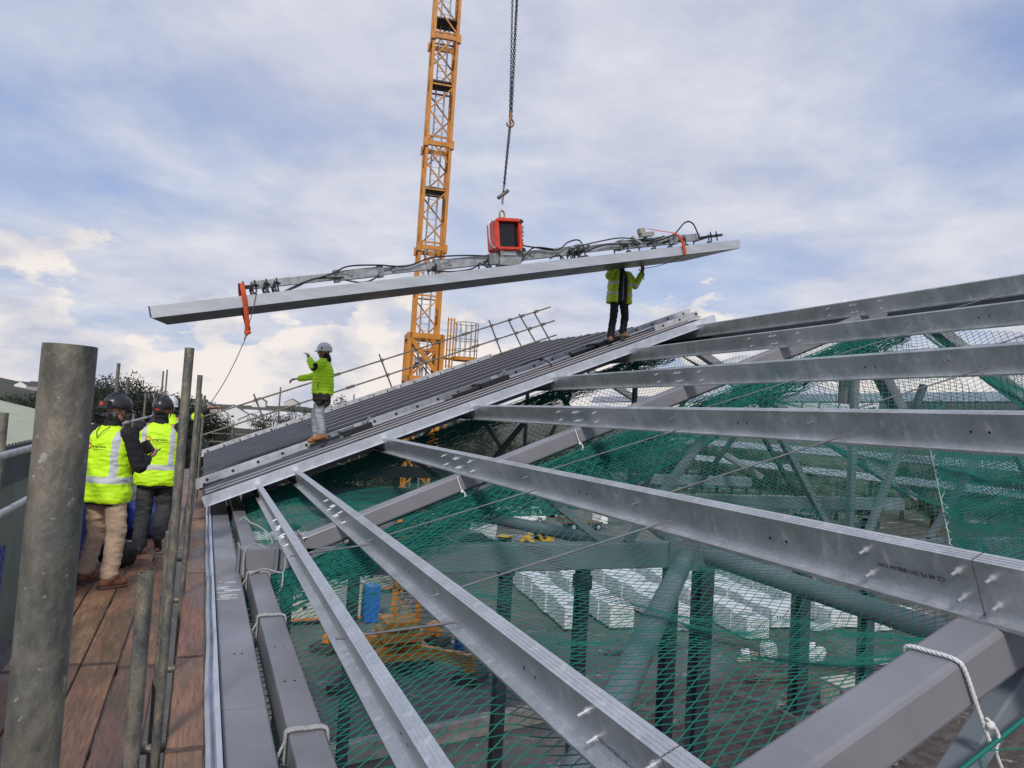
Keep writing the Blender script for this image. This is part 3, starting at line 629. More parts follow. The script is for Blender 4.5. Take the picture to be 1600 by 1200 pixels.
# ---------------------------------------------------------------- green safety nets
def net(label, y0, y1, s0, s1, sag, cell=.1, r=.0026, hedge=2.02, seed=0, shape=None, ang=.5, ratio=1.0, deep=True, gather=True):
    """real knotted cords: two families of diagonals over a draped sheet; u up-slope, v along the building"""
    Lu, Lv = s1 - s0, y1 - y0
    def P(u, v):
        fu, fv = max(0, min(1, u / Lu)), max(0, min(1, v / Lv))
        if deep: u = Lu * (1.3 * fu - .3 * fu * fu); fu = u / Lu
        if deep:      # hangs slack: level over the lower half of the slope, then climbing to the ridge, falling steeply off both rafters
            e_ = (1 - abs(2 * fv - 1) ** 3.2); q = on(s0 + u, y0 + v, hedge); X = q.x; fl_ = -1.50 + .10 * noise.noise(V((u * .5 + seed, v * .5, 0)))
            fl_ += 2.7 * max(0, (X - 5.2) / 4.6) ** 1.6
            w = .10 * noise.noise(V((u * .9 + seed, v * .9, seed))) + .02 * noise.noise(V((u * 3, v * 3, seed + 4)))
            z = q.z + (min(fl_, q.z) - q.z) * e_ + w * e_
            return V((q.x, q.y + .4 * w * e_, z))
        bell = (1 - (2 * fv - 1) ** 2)
        ends = min(1, fu / .14 + .1) * min(1, (1 - fu) / .12 + .1)
        w = .07 * noise.noise(V((u * .8 + seed, v * .9, seed))) + .02 * noise.noise(V((u * 3, v * 3, seed + 4)))
        hh = hedge + sag * bell * (.35 + .65 * ends) + w * bell
        if shape: hh += shape(fu, fv)
        return on(s0 + u, y0 + v, hh) + V((0, w * .5 * bell, 0))
    # mesh opened more along v than u -> diamonds
    du, dv = (.072, .049) if deep else (.15, .085)
    mb = MB(); nu = int(Lu / du); nv = int(Lv / dv)
    def cord(pts):
        # 3-sided prism
        vs = []
        for i, p in enumerate(pts):
            d = (pts[min(i + 1, len(pts) - 1)] - pts[max(i - 1, 0)]).normalized()
            x = d.cross(V((0, 0, 1)));  x.normalize(); z = x.cross(d)
            for k in range(3):
                a = 2 * math.pi * k / 3; vs.append(p + (x * math.cos(a) + z * math.sin(a)) * r)
        o = len(mb.v); mb.v += vs
        for i in range(len(pts) - 1):
            for k in range(3): mb.f.append([o + i * 3 + k, o + i * 3 + (k + 1) % 3, o + i * 3 + 3 + (k + 1) % 3, o + i * 3 + 3 + k]); mb.m.append(0); mb.sm.append(False)
    for sgn in (1, -1):
        for k in range(-nv - 2, nu + nv + 2, 2):
            pts = []
            for j in range(nv + 1):
                u = (k + sgn * j if sgn == 1 else k - j) * du
                if -1e-6 <= u <= Lu + 1e-6: pts.append(P(u, j * dv * Lv / (nv * dv)))
                elif pts: break
            if len(pts) > 1: cord(pts)
    ob = MB.build(mb, 'safety_net', netm, normals=False)
    tag(ob, label, 'safety net')
    e = MB()
    for v in (0, Lv):
        e = MB(); pts = [P(Lu * i / 40, v) + V((0, 0, .0)) for i in range(41)]
        e.path(pts, .009, 6)
        e.build('border_rope', netm, ob)
    if not gather: return ob, P
    e = MB()    # gathered spare net bunched along the border
    rng = random.Random(seed + 5)
    for v, sg in ((Lv - .03, -1),):
        for q in range(110):
            o1 = rng.uniform(0, .30); pts = []
            for i in range(60):
                p = P(Lu * i / 59, v); pts.append(p + NR * (.02 - o1 * (1.1 + .35 * math.sin(i * .5 + q) )) + V((0, sg * .25 * o1 + .02 * math.sin(i * 1.3 + q * 2), 0)) + NR * .015 * math.sin(i * 2.1 + q))
            e.path(pts, .0052, 3)
    e.build('gathered_edge', netm, ob)
    return ob, P
NETS = []
NETS.append(net('green safety net sagging between the near rafter and the middle rafter', 2.1, 8.25, -.32, 10.2, .66, .1, .0034, 2.0, 1))
NETS.append(net('green safety net hung beyond the middle rafter, under the edge of the laid sheets', 8.55, 14.6, -.3, 10.2, .60, .1, .0040, 2.0, 11))
NETS.append(net('green safety net with large open mesh in the lower right corner', -2.0, 1.8, 1.2, 10.0, .25, .12, .0032, 2.06, 21, deep=False, gather=False))
# far slope nets: hang in their own folds past the ridge
def net_far(label, y0, y1, x0, x1, sag, seed):
    mb = MB(); cell = .085; du, dv = cell, cell * .6; r = .0052
    Lu, Lv = x1 - x0, y1 - y0; nu, nv = int(Lu / du), int(Lv / dv)
    z_r = on(RX / CT, 0, 2.0).z
    def P(u, v):
        fu, fv = u / Lu, v / Lv; bell = (1 - (2 * fv - 1) ** 2); w = .12 * noise.noise(V((u * .7 + seed, v * .8, seed)))
        x = x0 + u; return V((x, y0 + v + w * .4, z_r - abs(x - RX) * TT - (sag * bell + w * bell + .08 * bell * math.sin(u * 2.4))))
    for sgn in (1, -1):
        for k in range(-nv - 2, nu + nv + 2, 2):
            pts = []
            for j in range(nv + 1):
                u = (k + sgn * j) * du
                if -1e-6 <= u <= Lu + 1e-6: pts.append(P(u, j * Lv / nv))
                elif pts: break
            if len(pts) > 1: mb.path(pts, r, 3)
    ob = mb.build('safety_net', netm, normals=False); tag(ob, label, 'safety net'); return ob
net_far('green safety net folded beyond the ridge at the right edge', 2.1, 8.2, 10.2, 17.5, .9, 31)
net_far('green safety net beyond the ridge past the middle rafter', 8.6, 14.6, 10.2, 17.5, .7, 41)

def patch_net(label, A, B, C, D, nu, nv, r, bulge, seed, name='safety_net', lace=True):
    A, B, C, D = V(A), V(B), V(C), V(D); nrm = (B - A).cross(D - A).normalized(); mb = MB()
    def P(u, v):
        w = .12 * noise.noise(V((u * 4 + seed, v * 4, seed))) + .05 * noise.noise(V((u * 13, v * 13, seed)))
        return lp(lp(A, D, u), lp(B, C, u), v) + nrm * (w + bulge * math.sin(math.pi * u) * math.sin(math.pi * v)) - V((0, 0, .25 * math.sin(math.pi * u)))
    for sgn in (1, -1):
        for k in range(-nv - 2, nu + nv + 2, 2):
            pts = []
            for j in range(nv + 1):
                u = (k + sgn * j)
                if 0 <= u <= nu: pts.append(P(u / nu, j / nv))
                elif pts: break
            if len(pts) > 1: mb.path(pts, r, 3)
    ob = mb.build(name, netm, normals=False); tag(ob, label, 'safety net')
    if not lace: return ob
    e = MB(); e.path([P(0, i / 20) for i in range(21)], .005, 5); e.path([P(0.014, i / 60) + V((.04 * math.sin(i * 1.3), 0, 0)) for i in range(61)], .004, 5); e.path([P(i / 20, 0) for i in range(21)], .005, 5); e.build('lacing_rope', net_e, ob)
    return ob
patch_net('dense overlapping green net with a laced edge at the right, above the near rafter', (8.1, 6.2, .35), (5.25, 3.75, -.78), (5.0, 2.2, -.75), (8.6, 2.3, .55), 104, 130, .0046, .1, 3)
patch_net('second green net layer in front of the truss members, below the eye level purlin', (5.0, 7.9, .25), (4.3, 7.6, -1.0), (8.3, 6.1, -.55), (8.6, 6.3, .62), 96, 60, .0034, .15, 8, lace=False)
# ---------------------------------------------------------------- scaffold walkway
def wood_mat():
    m = bpy.data.materials.new('wet_board'); m.use_nodes = True; t = m.node_tree; b = t.nodes['Principled BSDF']; L = t.links
    tc = N(t, 'ShaderNodeTexCoord'); oi = N(t, 'ShaderNodeObjectInfo')
    ad = N(t, 'ShaderNodeVectorMath', operation='ADD'); L.new(tc.outputs['Object'], ad.inputs[0])
    cm = N(t, 'ShaderNodeCombineXYZ'); ml = N(t, 'ShaderNodeMath', operation='MULTIPLY'); ml.inputs[1].default_value = 37; L.new(oi.outputs['Random'], ml.inputs[0])
    L.new(ml.outputs[0], cm.inputs[0]); L.new(ml.outputs[0], cm.inputs[1]); L.new(cm.outputs[0], ad.inputs[1])
    mp = N(t, 'ShaderNodeMapping'); mp.inputs['Scale'].default_value = (24, 2.0, 24); L.new(ad.outputs[0], mp.inputs[0])
    n1 = N(t, 'ShaderNodeTexNoise'); n1.inputs['Scale'].default_value = 2.2; n1.inputs['Detail'].default_value = 8; n1.inputs['Roughness'].default_value = .65; n1.inputs['Distortion'].default_value = .7; L.new(mp.outputs[0], n1.inputs[0])
    mp2 = N(t, 'ShaderNodeMapping'); mp2.inputs['Scale'].default_value = (3, 1, 3); L.new(ad.outputs[0], mp2.inputs[0])
    n2 = N(t, 'ShaderNodeTexNoise'); n2.inputs['Scale'].default_value = 1.6; n2.inputs['Detail'].default_value = 6; n2.inputs['Roughness'].default_value = .6; L.new(mp2.outputs[0], n2.inputs[0])
    r1 = N(t, 'ShaderNodeValToRGB'); e = r1.color_ramp.elements; e[0].position, e[0].color = .3, (.10, .062, .047, 1); e[1].position, e[1].color = .72, (.29, .185, .138, 1); L.new(n1.outputs[0], r1.inputs[0])
    r2 = N(t, 'ShaderNodeValToRGB'); e = r2.color_ramp.elements; e[0].position, e[0].color = .35, (.6, .55, .6, 1); e[1].position, e[1].color = .65, (1.35, 1.2, 1.05, 1); L.new(n2.outputs[0], r2.inputs[0])
    mm = N(t, 'ShaderNodeMixRGB', blend_type='MULTIPLY'); mm.inputs[0].default_value = 1; L.new(r1.outputs[0], mm.inputs[1]); L.new(r2.outputs[0], mm.inputs[2])
    # each board its own tone: reddish to yellow-brown
    r3 = N(t, 'ShaderNodeValToRGB'); e = r3.color_ramp.elements; e[0].position, e[0].color = 0, (.70, .72, .80, 1); e[1].position, e[1].color = 1, (1.2, 1.22, .98, 1); x = e.new(.5); x.color = (1.08, .90, .88, 1); L.new(oi.outputs['Random'], r3.inputs[0])
    m3 = N(t, 'ShaderNodeMixRGB', blend_type='MULTIPLY'); m3.inputs[0].default_value = 1; L.new(mm.outputs[0], m3.inputs[1]); L.new(r3.outputs[0], m3.inputs[2])
    L.new(m3.outputs[0], b.inputs['Base Color'])
    mr = N(t, 'ShaderNodeMapRange'); mr.inputs[1].default_value = .35; mr.inputs[2].default_value = .65; mr.inputs[3].default_value = .34; mr.inputs[4].default_value = .62; L.new(n2.outputs[0], mr.inputs[0]); L.new(mr.outputs[0], b.inputs['Roughness'])
    bp = N(t, 'ShaderNodeBump'); bp.inputs['Strength'].default_value = .45; bp.inputs['Distance'].default_value = .006; L.new(n1.outputs[0], bp.inputs['Height']); L.new(bp.outputs[0], b.inputs['Normal'])
    b.inputs['Specular IOR Level'].default_value = .5
    return m
woodm = wood_mat()
def board(x0, x1, y0, y1, label, dz=0, group='boards of the scaffold walkway'):
    w = x1 - x0; th = .038; n = 14; mb = MB(); rng = random.Random(int(x0 * 1000) + int(y0 * 10)); ph = rng.random() * 6
    secs = []
    for i in range(n + 1):
        y = y0 + (y1 - y0) * i / n; wv = .0025 * math.sin(y * 1.3 + ph); z = -1.8 + dz + .002 * math.sin(y * .9 + ph)
        xa, xb = x0 + wv, x1 + wv
        secs.append([(xa, y, z - th), (xa, y, z - .005), (xa + .005, y, z), (xb - .005, y, z), (xb, y, z - .005), (xb, y, z - th)])
    k = 6; mb.add([p for s in secs for p in s], [(i * k + j, i * k + (j + 1) % k, (i + 1) * k + (j + 1) % k, (i + 1) * k + j) for i in range(n) for j in range(k)] + [tuple(range(k - 1, -1, -1)), tuple(range(n * k, n * k + k))], 0, False)
    r = mb.build('scaffold_board', woodm); tag(r, label, 'scaffold board', group)
    for y, sg in ((y0, 1), (y1, -1)):      # galvanised end bands, worn
        b = MB(); b.bar(((x0 + x1) / 2, y - sg * .001, -1.8 + dz - th / 2), ((x0 + x1) / 2, y + sg * .022, -1.8 + dz - th / 2), w + .004, th + .004); b.build('end_band', mat('band_steel', (.12, .075, .06), .6, .3, 20, .4), r)
    return r
colw = [(-1.075, -.864), (-.850, -.639), (-.625, -.412), (-.396, -.172)]
cn = ['against the blue mesh', 'second from the blue mesh', 'third from the blue mesh', 'beside the row of posts']
joints = [[-1.2, 1.7, 5.55, 9.5, 13.4, 17.3, 21.2], [-1.0, 1.9, 5.62, 9.4, 13.3, 17.2, 21.1], [-1.1, 1.8, 5.6, 9.45, 13.35, 17.2, 21.1], [-1.2, 1.6, 5.5, 9.4, 13.3, 17.2, 21.1]]
wh = ['under the camera', 'nearest stretch', 'stretch under the men in vests', 'stretch behind the men in vests', 'far stretch beside the laid sheets', 'farthest stretch']
for c, (a, b) in enumerate(colw):
    for i in range(6):
        board(a, b, joints[c][i] + .006, joints[c][i + 1] - .006, 'brown wet scaffold board, %s, %s' % (cn[c], wh[i]), dz=.0015 * ((i + c) % 3) - .001)
for i, (y0, y1) in enumerate(((-1, 2.0), (2.0, 4.15), (4.15, 5.62), (5.62, 8.35), (8.35, 12.2), (12.2, 16.1))):
    board(-.052, .128, y0 + .006, y1 - .006, 'inside scaffold board beside the silver flashing, %s' % ['under the camera', 'bottom of the photo', 'short piece near the low post', 'next one beyond the short piece', 'fifth one along', 'far end'][i], dz=.002 * (i % 2))

def stube(a, b, label, m=tube_g, group=None, cat='scaffold tube', r=.02415, n=20, name='scaffold_tube', hollow=False):
    mb = MB(); mb.tube(a, b, r, n, open_r=r * .84 if hollow else 0); o = mb.build(name, m); return tag(o, label, cat, group)
G1 = 'scaffold uprights along the walkway'
stube((-.136, .835, -3.2), (-.128, .835, .048), 'thick looking close-up scaffold upright filling the left of the photo', n=48, hollow=True)
stube((-.120, 2.55, -3.2), (-.130, 2.55, -.545), 'short scaffold upright with open top, low in the middle of the walkway', n=36, hollow=True)
ups = [(-.10, 4.26, .285, 'tall thick weathered upright just right of the man seen from behind'), (-.065, 7.44, .25, 'second tall inside upright, beside the first tall one'),
       (-.15, 5.2, -.85, 'cut off upright standing close behind the tallest one'), (-.07, 11.9, .12, 'thin inside upright beside the foot of the laid sheets'), (-.02, 14.83, .12, 'farther thin inside upright over the sheet corner'),
       (-.08, 9.7, -.55, 'short inside upright behind the second tall one'),
       (-1.19, 8.9, .08, 'outer upright behind the black helmet of the left man'), (-1.19, 11.8, .48, 'tallest outer upright in front of the dark trees'), (-1.19, 13.3, .32, 'outer upright next to the tallest one'),
       (-1.19, 17.4, .12, 'outer upright between the two helmets'), (-1.19, 5.6, -.15, 'outer upright hidden behind the close-up pole'), (-1.19, 14.9, -.25, 'short outer upright between the two men'),
       (-1.19, 23.3, .82, 'thin far upright above the right helmet, left of two'), (-1.19, 25.4, .95, 'thin far upright above the right helmet, right of two'), (-1.19, 20.3, .2, 'thin far upright just left of the right helmet'), (-1.19, 2.2, -.2, 'outer upright outside the left edge')]
for x, y, z, lb in ups: stube((x, y, -4.2 if x > -.5 else -12), (x, y, z), lb, group=G1, n=20)
for zt, nm in ((-.41, 'top'), (-.785, 'middle')):
    stube((-1.135, -1, zt), (-1.135, 6.3, zt), 'pale %s guard rail tube at the left edge, near length' % nm, tube_c)
    stube((-1.135 + .0, 6.32, zt), (-1.135, 12.6, zt), 'pale %s guard rail tube behind the left man in a vest' % nm, tube_c)
    stube((-1.135, 12.62, zt + .0), (-1.135, 25, zt), 'pale %s guard rail tube along the far stretch' % nm, tube_c)
stube((-1.06, -1, -1.865), (-1.06, 25, -1.865), 'ledger tube under the outer edge of the boards', tube_g)
for i, y in enumerate((1.2, 3.05, 4.35, 5.6, 7.5, 9.4)):
    stube((-1.3, y, -1.865), (.11, y, -1.865), 'transom tube under the boards, %s from the camera' % words[i], tube_g, 'transoms under the boards')
stube((-.05, -1, -2.25), (-.05, 22, -2.25), 'inside ledger tube seen down the gap by the posts', tube_g)
# couplers
def coupler(p, label, ax=0):
    mb = MB(); p = V(p); mb.box(p, (.075, .06, .055)); mb.tube(p + V((.05, -.03, 0)), p + V((.05, .05, 0)), .008, 8); mb.box(p + V((.035, 0, .03)), (.05, .05, .02), Matrix.Rotation(.4, 3, 'Z')); mb.tube(p + V((0, 0, -.034)), p + V((0, 0, .034)), .033, 14)
    mb.tube(p + V((.05, .03, 0)), p + V((.05, .055, 0)), .014, 6)
    tag(mb.build('scaffold_coupler', coup), label, 'coupler', 'couplers on the guard rails')
for i, (y, nm) in enumerate(((8.9, 'behind the left helmet'), (11.8, 'on the tallest outer upright'), (13.3, 'beside the tallest outer upright'), (17.4, 'between the helmets'))):
    for z, q in ((-.41, 'top'), (-.785, 'middle')): coupler((-1.16, y, z), 'rusty clamp holding the %s guard rail, %s' % (q, nm))
# blue debris mesh
def blue_mat():
    m = bpy.data.materials.new('blue_debris_mesh'); m.use_nodes = True; t = m.node_tree; b = t.nodes['Principled BSDF']; b.inputs['Roughness'].default_value = .5
    tc = N(t, 'ShaderNodeTexCoord'); w = N(t, 'ShaderNodeTexWave', wave_type='BANDS', bands_direction='DIAGONAL'); w.inputs['Scale'].default_value = 9; w.inputs['Distortion'].default_value = .3
    t.links.new(tc.outputs['Object'], w.inputs[0]); r = N(t, 'ShaderNodeValToRGB'); e = r.color_ramp.elements
    e[0].position, e[0].color = .80, (.012, .03, .23, 1); e[1].position, e[1].color = .97, (.10, .16, .42, 1); t.links.new(w.outputs[0], r.inputs[0]); t.links.new(r.outputs[0], b.inputs['Base Color'])
    return m
bluem = blue_mat()
def blue(y0, y1, z0, z1, label):
    mb = MB(); n = 40; mrow = 10; vs = []
    for j in range(mrow + 1):
        for i in range(n + 1):
            y = y0 + (y1 - y0) * i / n; f = j / mrow; z = z0 + (z1 - z0) * f - .03 * math.sin(y * 2.4) * f
            vs.append((-1.165 + .03 * noise.noise(V((y * 2.2, f * 3, 1))) + .015 * math.sin(y * 7 + f * 2), y, z))
    fs = [(j * (n + 1) + i, j * (n + 1) + i + 1, (j + 1) * (n + 1) + i + 1, (j + 1) * (n + 1) + i) for j in range(mrow) for i in range(n)]
    mb.add(vs, fs, 0, True); mb.add([V(v) + V((.003, 0, 0)) for v in vs], [f[::-1] for f in fs], 0, True)
    return tag(mb.build('debris_netting', bluem, normals=False), label, 'debris netting')
blue(2.4, 5.90, -2.15, -1.02, 'blue mesh sheet at the far left edge, this side of the close-up pole')
blue(6.9, 13.5, -1.95, -.83, 'blue mesh sheet on the guard rail left of the man in tan trousers')

# blue tarp and black bag on the boards behind the men
def lump(name, c, d, m, seed, label, cat, fold=.2, parent=None):
    mb = MB(); n, k = 26, 16; mb.ball((0, 0, 0), 1, n, k)
    vs = []
    for p in mb.v:
        q = p.normalized(); f = 1 + fold * noise.noise(q * 2.2 + V((seed, 0, 0))) + fold * .5 * noise.noise(q * 6 + V((0, seed, 0)))
        sq = V((math.copysign(abs(q.x) ** .7, q.x), math.copysign(abs(q.y) ** .7, q.y), math.copysign(abs(q.z) ** .75, q.z)))
        vs.append(V((c[0] + sq.x * d[0] / 2 * f, c[1] + sq.y * d[1] / 2 * f, max(c[2], c[2] + d[2] / 2 + sq.z * d[2] / 2 * f))))
    mb.v = vs; o = mb.build(name, m, parent)
    return tag(o, label, cat) if parent is None else o
nylon = mat('black_nylon', (.012, .012, .014), .55, 0, 12, .4)
bag = empty('tool_bag', (-.73, 8.7, -1.8), 'black holdall lying on the boards behind the tan trousers', 'bag')
lump('bag_body', (-.73, 8.75, -1.8), (.36, .3, .27), nylon, 3, '', '', .16, bag)
mb = MB(); mb.path(rope_pts([(-.84, 8.66, -1.6), (-.80, 8.6, -1.50), (-.70, 8.6, -1.49), (-.64, 8.66, -1.6)]), .012, 6); mb.build('handle', black, bag)
mb = MB(); mb.path([(-.85, 8.74, -1.535), (-.73, 8.74, -1.527), (-.61, 8.74, -1.535)], .006, 5); mb.build('zip', zinc, bag)
lump('tarpaulin', (-.62, 10.6, -1.8), (.42, .6, .5), mat('blue_tarp', (.02, .04, .2), .4, 0, 10, .3), 9, 'crumpled blue tarpaulin heaped on the boards between the two men', 'tarpaulin', .35)
lump('rubble_sack', (-.75, 11.6, -1.8), (.45, .6, .45), mat('sack_grey', (.16, .14, .13), .9, 0, 10, .3), 14, 'grey sack on the boards behind the blue tarpaulin', 'sack', .3)

# ---------------------------------------------------------------- laid roof sheets
Y0, Y1 = 12.42, 22.75
roof = empty('laid_roof_sheets', on(0, Y0, 1.4), 'dark ribbed metal sheets laid on the far roof, with perforated silver strips', 'metal roof')
def sheet(s0, s1, y0, y1, h, pitch, rib_w, rib_h, m, name, ledge=0):
    mb = MB(); ys = []; y = y0; prof = []
    while y < y1 - pitch * .5:
        prof += [(y, 0), (y + pitch - rib_w * 2, 0), (y + pitch - rib_w * 1.5, rib_h), (y + pitch - rib_w * .5, rib_h)]
        y += pitch
    prof.append((y1, 0))
    a, b = [on(s0, 0, h), on(s1, 0, h)]
    vs = []; n = len(prof)
    for q in (a, b): vs += [q + YY * p[0] + NR * p[1] for p in prof]
    mb.add(vs, [(i, i + 1, n + i + 1, n + i) for i in range(n - 1)])
    mb.add([p - NR * .0 for p in vs[:n]] + [p - NR * .05 - YY * 0 for p in vs[:n]], [(i, i + 1, n + i + 1, n + i) for i in range(n - 1)])
    o = mb.build(name, m, roof, normals=False); return o
sheet(-.50, 2.15, Y0 + .1, Y1 - .25, 1.45, .33, .05, .075, dark_roof2, 'lower_sheet')
tops = []
pw = 1.0; y = Y0 + .1; rng = random.Random(5); i = 0
while y < Y1 - .5:
    st = 9.98 + .075 * (y - Y0) - (.28 if i == 0 else 0) + rng.uniform(-.04, .04)
    sheet(2.15, st, y, min(y + pw, Y1 - .25), 1.42 - (.004 if i % 2 else 0), .5, .030, .020, dark_roof, 'upper_sheet'); tops.append((y, st))
    if i not in (1, 11):
        mb = MB()
        for q in ((.5,) if y > 14 else ()):
            yy_ = y + q + .5 - .028 * 1
            if yy_ < Y1 - .3: mb.bar(on(2.2, yy_, 1.42 - .028), on(st - .05, yy_, 1.42 - .028), .018, .008, NR)
        (mb.build('seam_cap', seam, roof) if mb.v else 0)
    y += pw; i += 1
# rotated laps where sheets meet
for s in (4.9, 7.6):
    mb = MB(); mb.bar(on(s, Y0 + 2.3, 1.43), on(s + 1.2, Y1 - .5, 1.43), .05, .012, NR); mb.build('lap_strip', dark_roof2, roof)
# underside insulation liner closes the build-up
mb = MB(); a = [on(-.48, Y0 + .06, 1.45), on(9.95, Y0 + .06, 1.45), on(10.6, Y1 - .2, 1.45), on(-.48, Y1 - .2, 1.45)]; b = [p - NR * .046 for p in a]
mb.add(a + b, [(0, 1, 2, 3), (7, 6, 5, 4), (0, 4, 5, 1), (1, 5, 6, 2), (2, 6, 7, 3), (3, 7, 4, 0)]); mb.build('liner_sheet', mat('liner', (.02, .022, .026), .7), roof)
# silver Z edge trim facing the camera
mb = MB(); e0, e1 = -.52, 9.99
for a_, b_ in ((e0, 4.15), (4.155, 7.9), (7.905, e1)):
    mb.bar(on(a_, Y0 - .012, 1.495), on(b_, Y0 - .012, 1.495), .010, .155, NR); mb.bar(on(a_, Y0 + .03, 1.416), on(b_, Y0 + .03, 1.416), .08, .004, NR); mb.bar(on(a_, Y0 - .035, 1.571), on(b_, Y0 - .035, 1.571), .05, .004, NR)
mb.build('edge_trim', galv_b, roof)
mb = MB()
for d, hh in ((.2, 1.385), (.55, 1.38), (1.05, 1.385)):
    mb.bar(on(-.45, Y0 + d, hh), on(9.8, Y0 + d, hh), .010, .02, NR)
mb.build('standing_seam', seam, roof)
# perforated strips
def perf(yc, s0, s1, h0, h1, label):      # upstand rail with punched holes
    hm_, hh_ = (h0 + h1) / 2, h1 - h0; mb = MB(); mb.bar(on(s0, yc, hm_), on(s1, yc, hm_), .006, hh_, NR); mb.bar(on(s0, yc + .05, h0 + .002), on(s1, yc + .05, h0 + .002), .1, .005, NR); mb.bar(on(s0, yc - .05, h1), on(s1, yc - .05, h1), .1, .005, NR)
    o = mb.build('perforated_strip', mat('strip_alu', (.50, .51, .53), .45, .3, 4, .25), roof)
    k = MB(); s = s0 + .22
    while s < s1: k.tube(on(s, yc - .0028, hm_ - .012), on(s, yc - .0065, hm_ - .012), .028, 12); s += .46
    k.build('punched_hole', black, o); return o
perf(14.3, -.63, 10.85, 1.285, 1.445, ''); perf(Y1 - .12, -.60, 8.9, 1.285, 1.46, '')
perf(13.2, 9.0, 10.2, 1.30, 1.42, '')
for q, (s0_, s1_) in enumerate(((-.45, 1.4), (1.7, 4.2), (4.9, 7.2), (7.9, 9.7))):
    mb = MB(); mb.bar(on(s0_, 14.02, 1.385), on(s1_, 14.02, 1.385), .22, .03, NR); mb.bar(on(s0_ + .3, 13.8, 1.375), on(s1_ - .5, 13.8, 1.375), .08, .02, NR); mb.build('flat_strip', galv, roof)
for s, l in ((2.35, .45), (5.3, .5), (8.15, .45)):   # dark joint plates with brackets near the front strip
    mb = MB(); mb.box(on(s, 14.0, 1.34), (l * 1.3, .55, .10), Matrix.Rotation(-TH, 3, 'Y')); mb.box(on(s - .6, 13.9, 1.36), (.6, .16, .06), Matrix.Rotation(-TH, 3, 'Y')); mb.build('joint_plate', blackm, roof)
    mb = MB(); mb.box(on(s + .05, 13.9, 1.265), (.16, .1, .05), Matrix.Rotation(-TH, 3, 'Y')); mb.tube(on(s + .2, 13.9, 1.3), on(s + .3, 13.8, 1.2), .02, 8); mb.build('clamp', zinc, roof)
def roof_strap(s, label):
    mb = MB(); twisted(mb, [on(s - .6, 14.7, 1.37), on(s - .2, 14.4, 1.25), on(s, 14.1, 1.25), on(s - .05, 13.6, 1.36), on(s - .2, 13.3, 1.37)], .016, 2)
    mb.ball(on(s, 14.1, 1.25), .045, 8, 6); tag(mb.build('strap', mat('dark_strap', (.03, .025, .06), .7)), label, 'strap')
roof_strap(1.75, 'dark purple strap lying across the silver strip below the man in the lime jacket'); roof_strap(6.6, 'dark purple strap knotted on the silver strip near the top of the roof')

# far guard rail, raked with the roof
YF = 23.35
rr_ = empty('sloping_guard_rail', on(0, YF, 1.2), 'sloping scaffold guard rail along the far side of the laid sheets', 'guard rail')
for hh, s0, s1, nm in ((.40, -.3, 11.9, 'top_rail'), (.91, -.45, 11.9, 'middle_rail'), (1.42, 8.0, 11.8, 'bottom_rail')):
    mb = MB(); mb.tube(on(s0, YF, hh), on(s1, YF, hh), .026, 10); mb.build(nm, tube_g, rr_)
for sa, ha, sb, hb in ((1.36, .2, 1.40, 1.5), (5.43, .18, 5.5, 1.6), (9.48, .19, 9.57, 1.6), (10.18, .36, 10.41, 1.7), (10.64, .3, 11.04, 1.8), (11.22, .38, 11.57, 1.8)):
    mb = MB(); mb.tube(on(sa, YF + .05, ha), on(sb, YF + .05, hb), .026, 10); mb.build('post', tube_g, rr_)
    for hh in (.40, .91):
        mb = MB(); mb.box(on(sa + (sb - sa) * hh / 1.5, YF + .02, hh), (.1, .1, .1), Matrix.Rotation(-TH, 3, 'Y')); mb.build('coupler', coup, rr_)
for s, hh in ((3.9, .40), (8.5, .40), (4.2, .91), (8.7, .91)):
    mb = MB(); mb.box(on(s, YF, hh), (.26, .09, .09), Matrix.Rotation(-TH, 3, 'Y')); mb.build('sleeve_coupler', coup, rr_)
# lower end of the far scaffold: uprights and ledgers behind the sheets
for i, (px, y, z0, z1) in enumerate(((.09, 24.2, -4, .62), (.035, 24.0, -4, -.6), (.06, 24.2, -5, -1.2), (.170, 27, -5, .5), (.187, 27, -5, .62), (.20, 27, -5, -.3))):
    stube((px * y, y, z0), (px * y, y, z1), 'thin scaffold upright beyond the lower corner of the sheets, %s from the left' % words[i], group='far scaffold uprights')
for i, z in enumerate((-.95, -1.2, -1.9)):
    stube((.2, 24.1, z), (4.6, 24.1, z), 'level scaffold tube beyond the lower corner of the sheets, %s from the top' % words[i], group='far scaffold tubes')
# small rails on the opposite slope (right edge)
for i, (x, y) in enumerate(((14.6, 14.9), (15.2, 14.9), (15.9, 14.9))):
    stube((x, y, .2), (x + .25, y, 1.15), 'thin tube of the scaffold showing over the ridge at the right edge, %s of three' % words[i], group='tubes over the ridge')
stube((14.0, 14.9, .35), (17.5, 14.9, 1.0), 'rail tube of the scaffold showing over the ridge at the right edge')
# ---------------------------------------------------------------- the panel on the vacuum lifter
PA, PB = V((-.83, 12.02, 1.20)), V((10.06, 12.02, 3.90))       # front lower edge, left to right
pd_ = (PB - PA).normalized(); pu = V((-pd_.z, 0, pd_.x)); W_ = 1.2
panel = empty('roof_panel', (PA + PB) / 2, 'long galvanised roof panel hanging level across the photo from the red lifter', 'roof panel')
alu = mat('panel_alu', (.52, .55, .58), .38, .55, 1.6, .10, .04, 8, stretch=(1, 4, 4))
under = mat('panel_shaded_underside', (.155, .16, .165), .4, .4, 3, .2)  # same panel metal, with the shade from below put into its colour
mb = MB(); hgt = .175
mb.bar(PA + pu * hgt / 2, PB + pu * hgt / 2, .014, hgt, pu); mb.bar(PA + pu * hgt + YY * .02, PB + pu * hgt + YY * .02, .05, .006, pu)
mb.build('front_rib', alu, panel)
mb = MB(); a0, b0 = PA + YY * (.018) - pu * .003, PB + YY * .018 - pu * .003
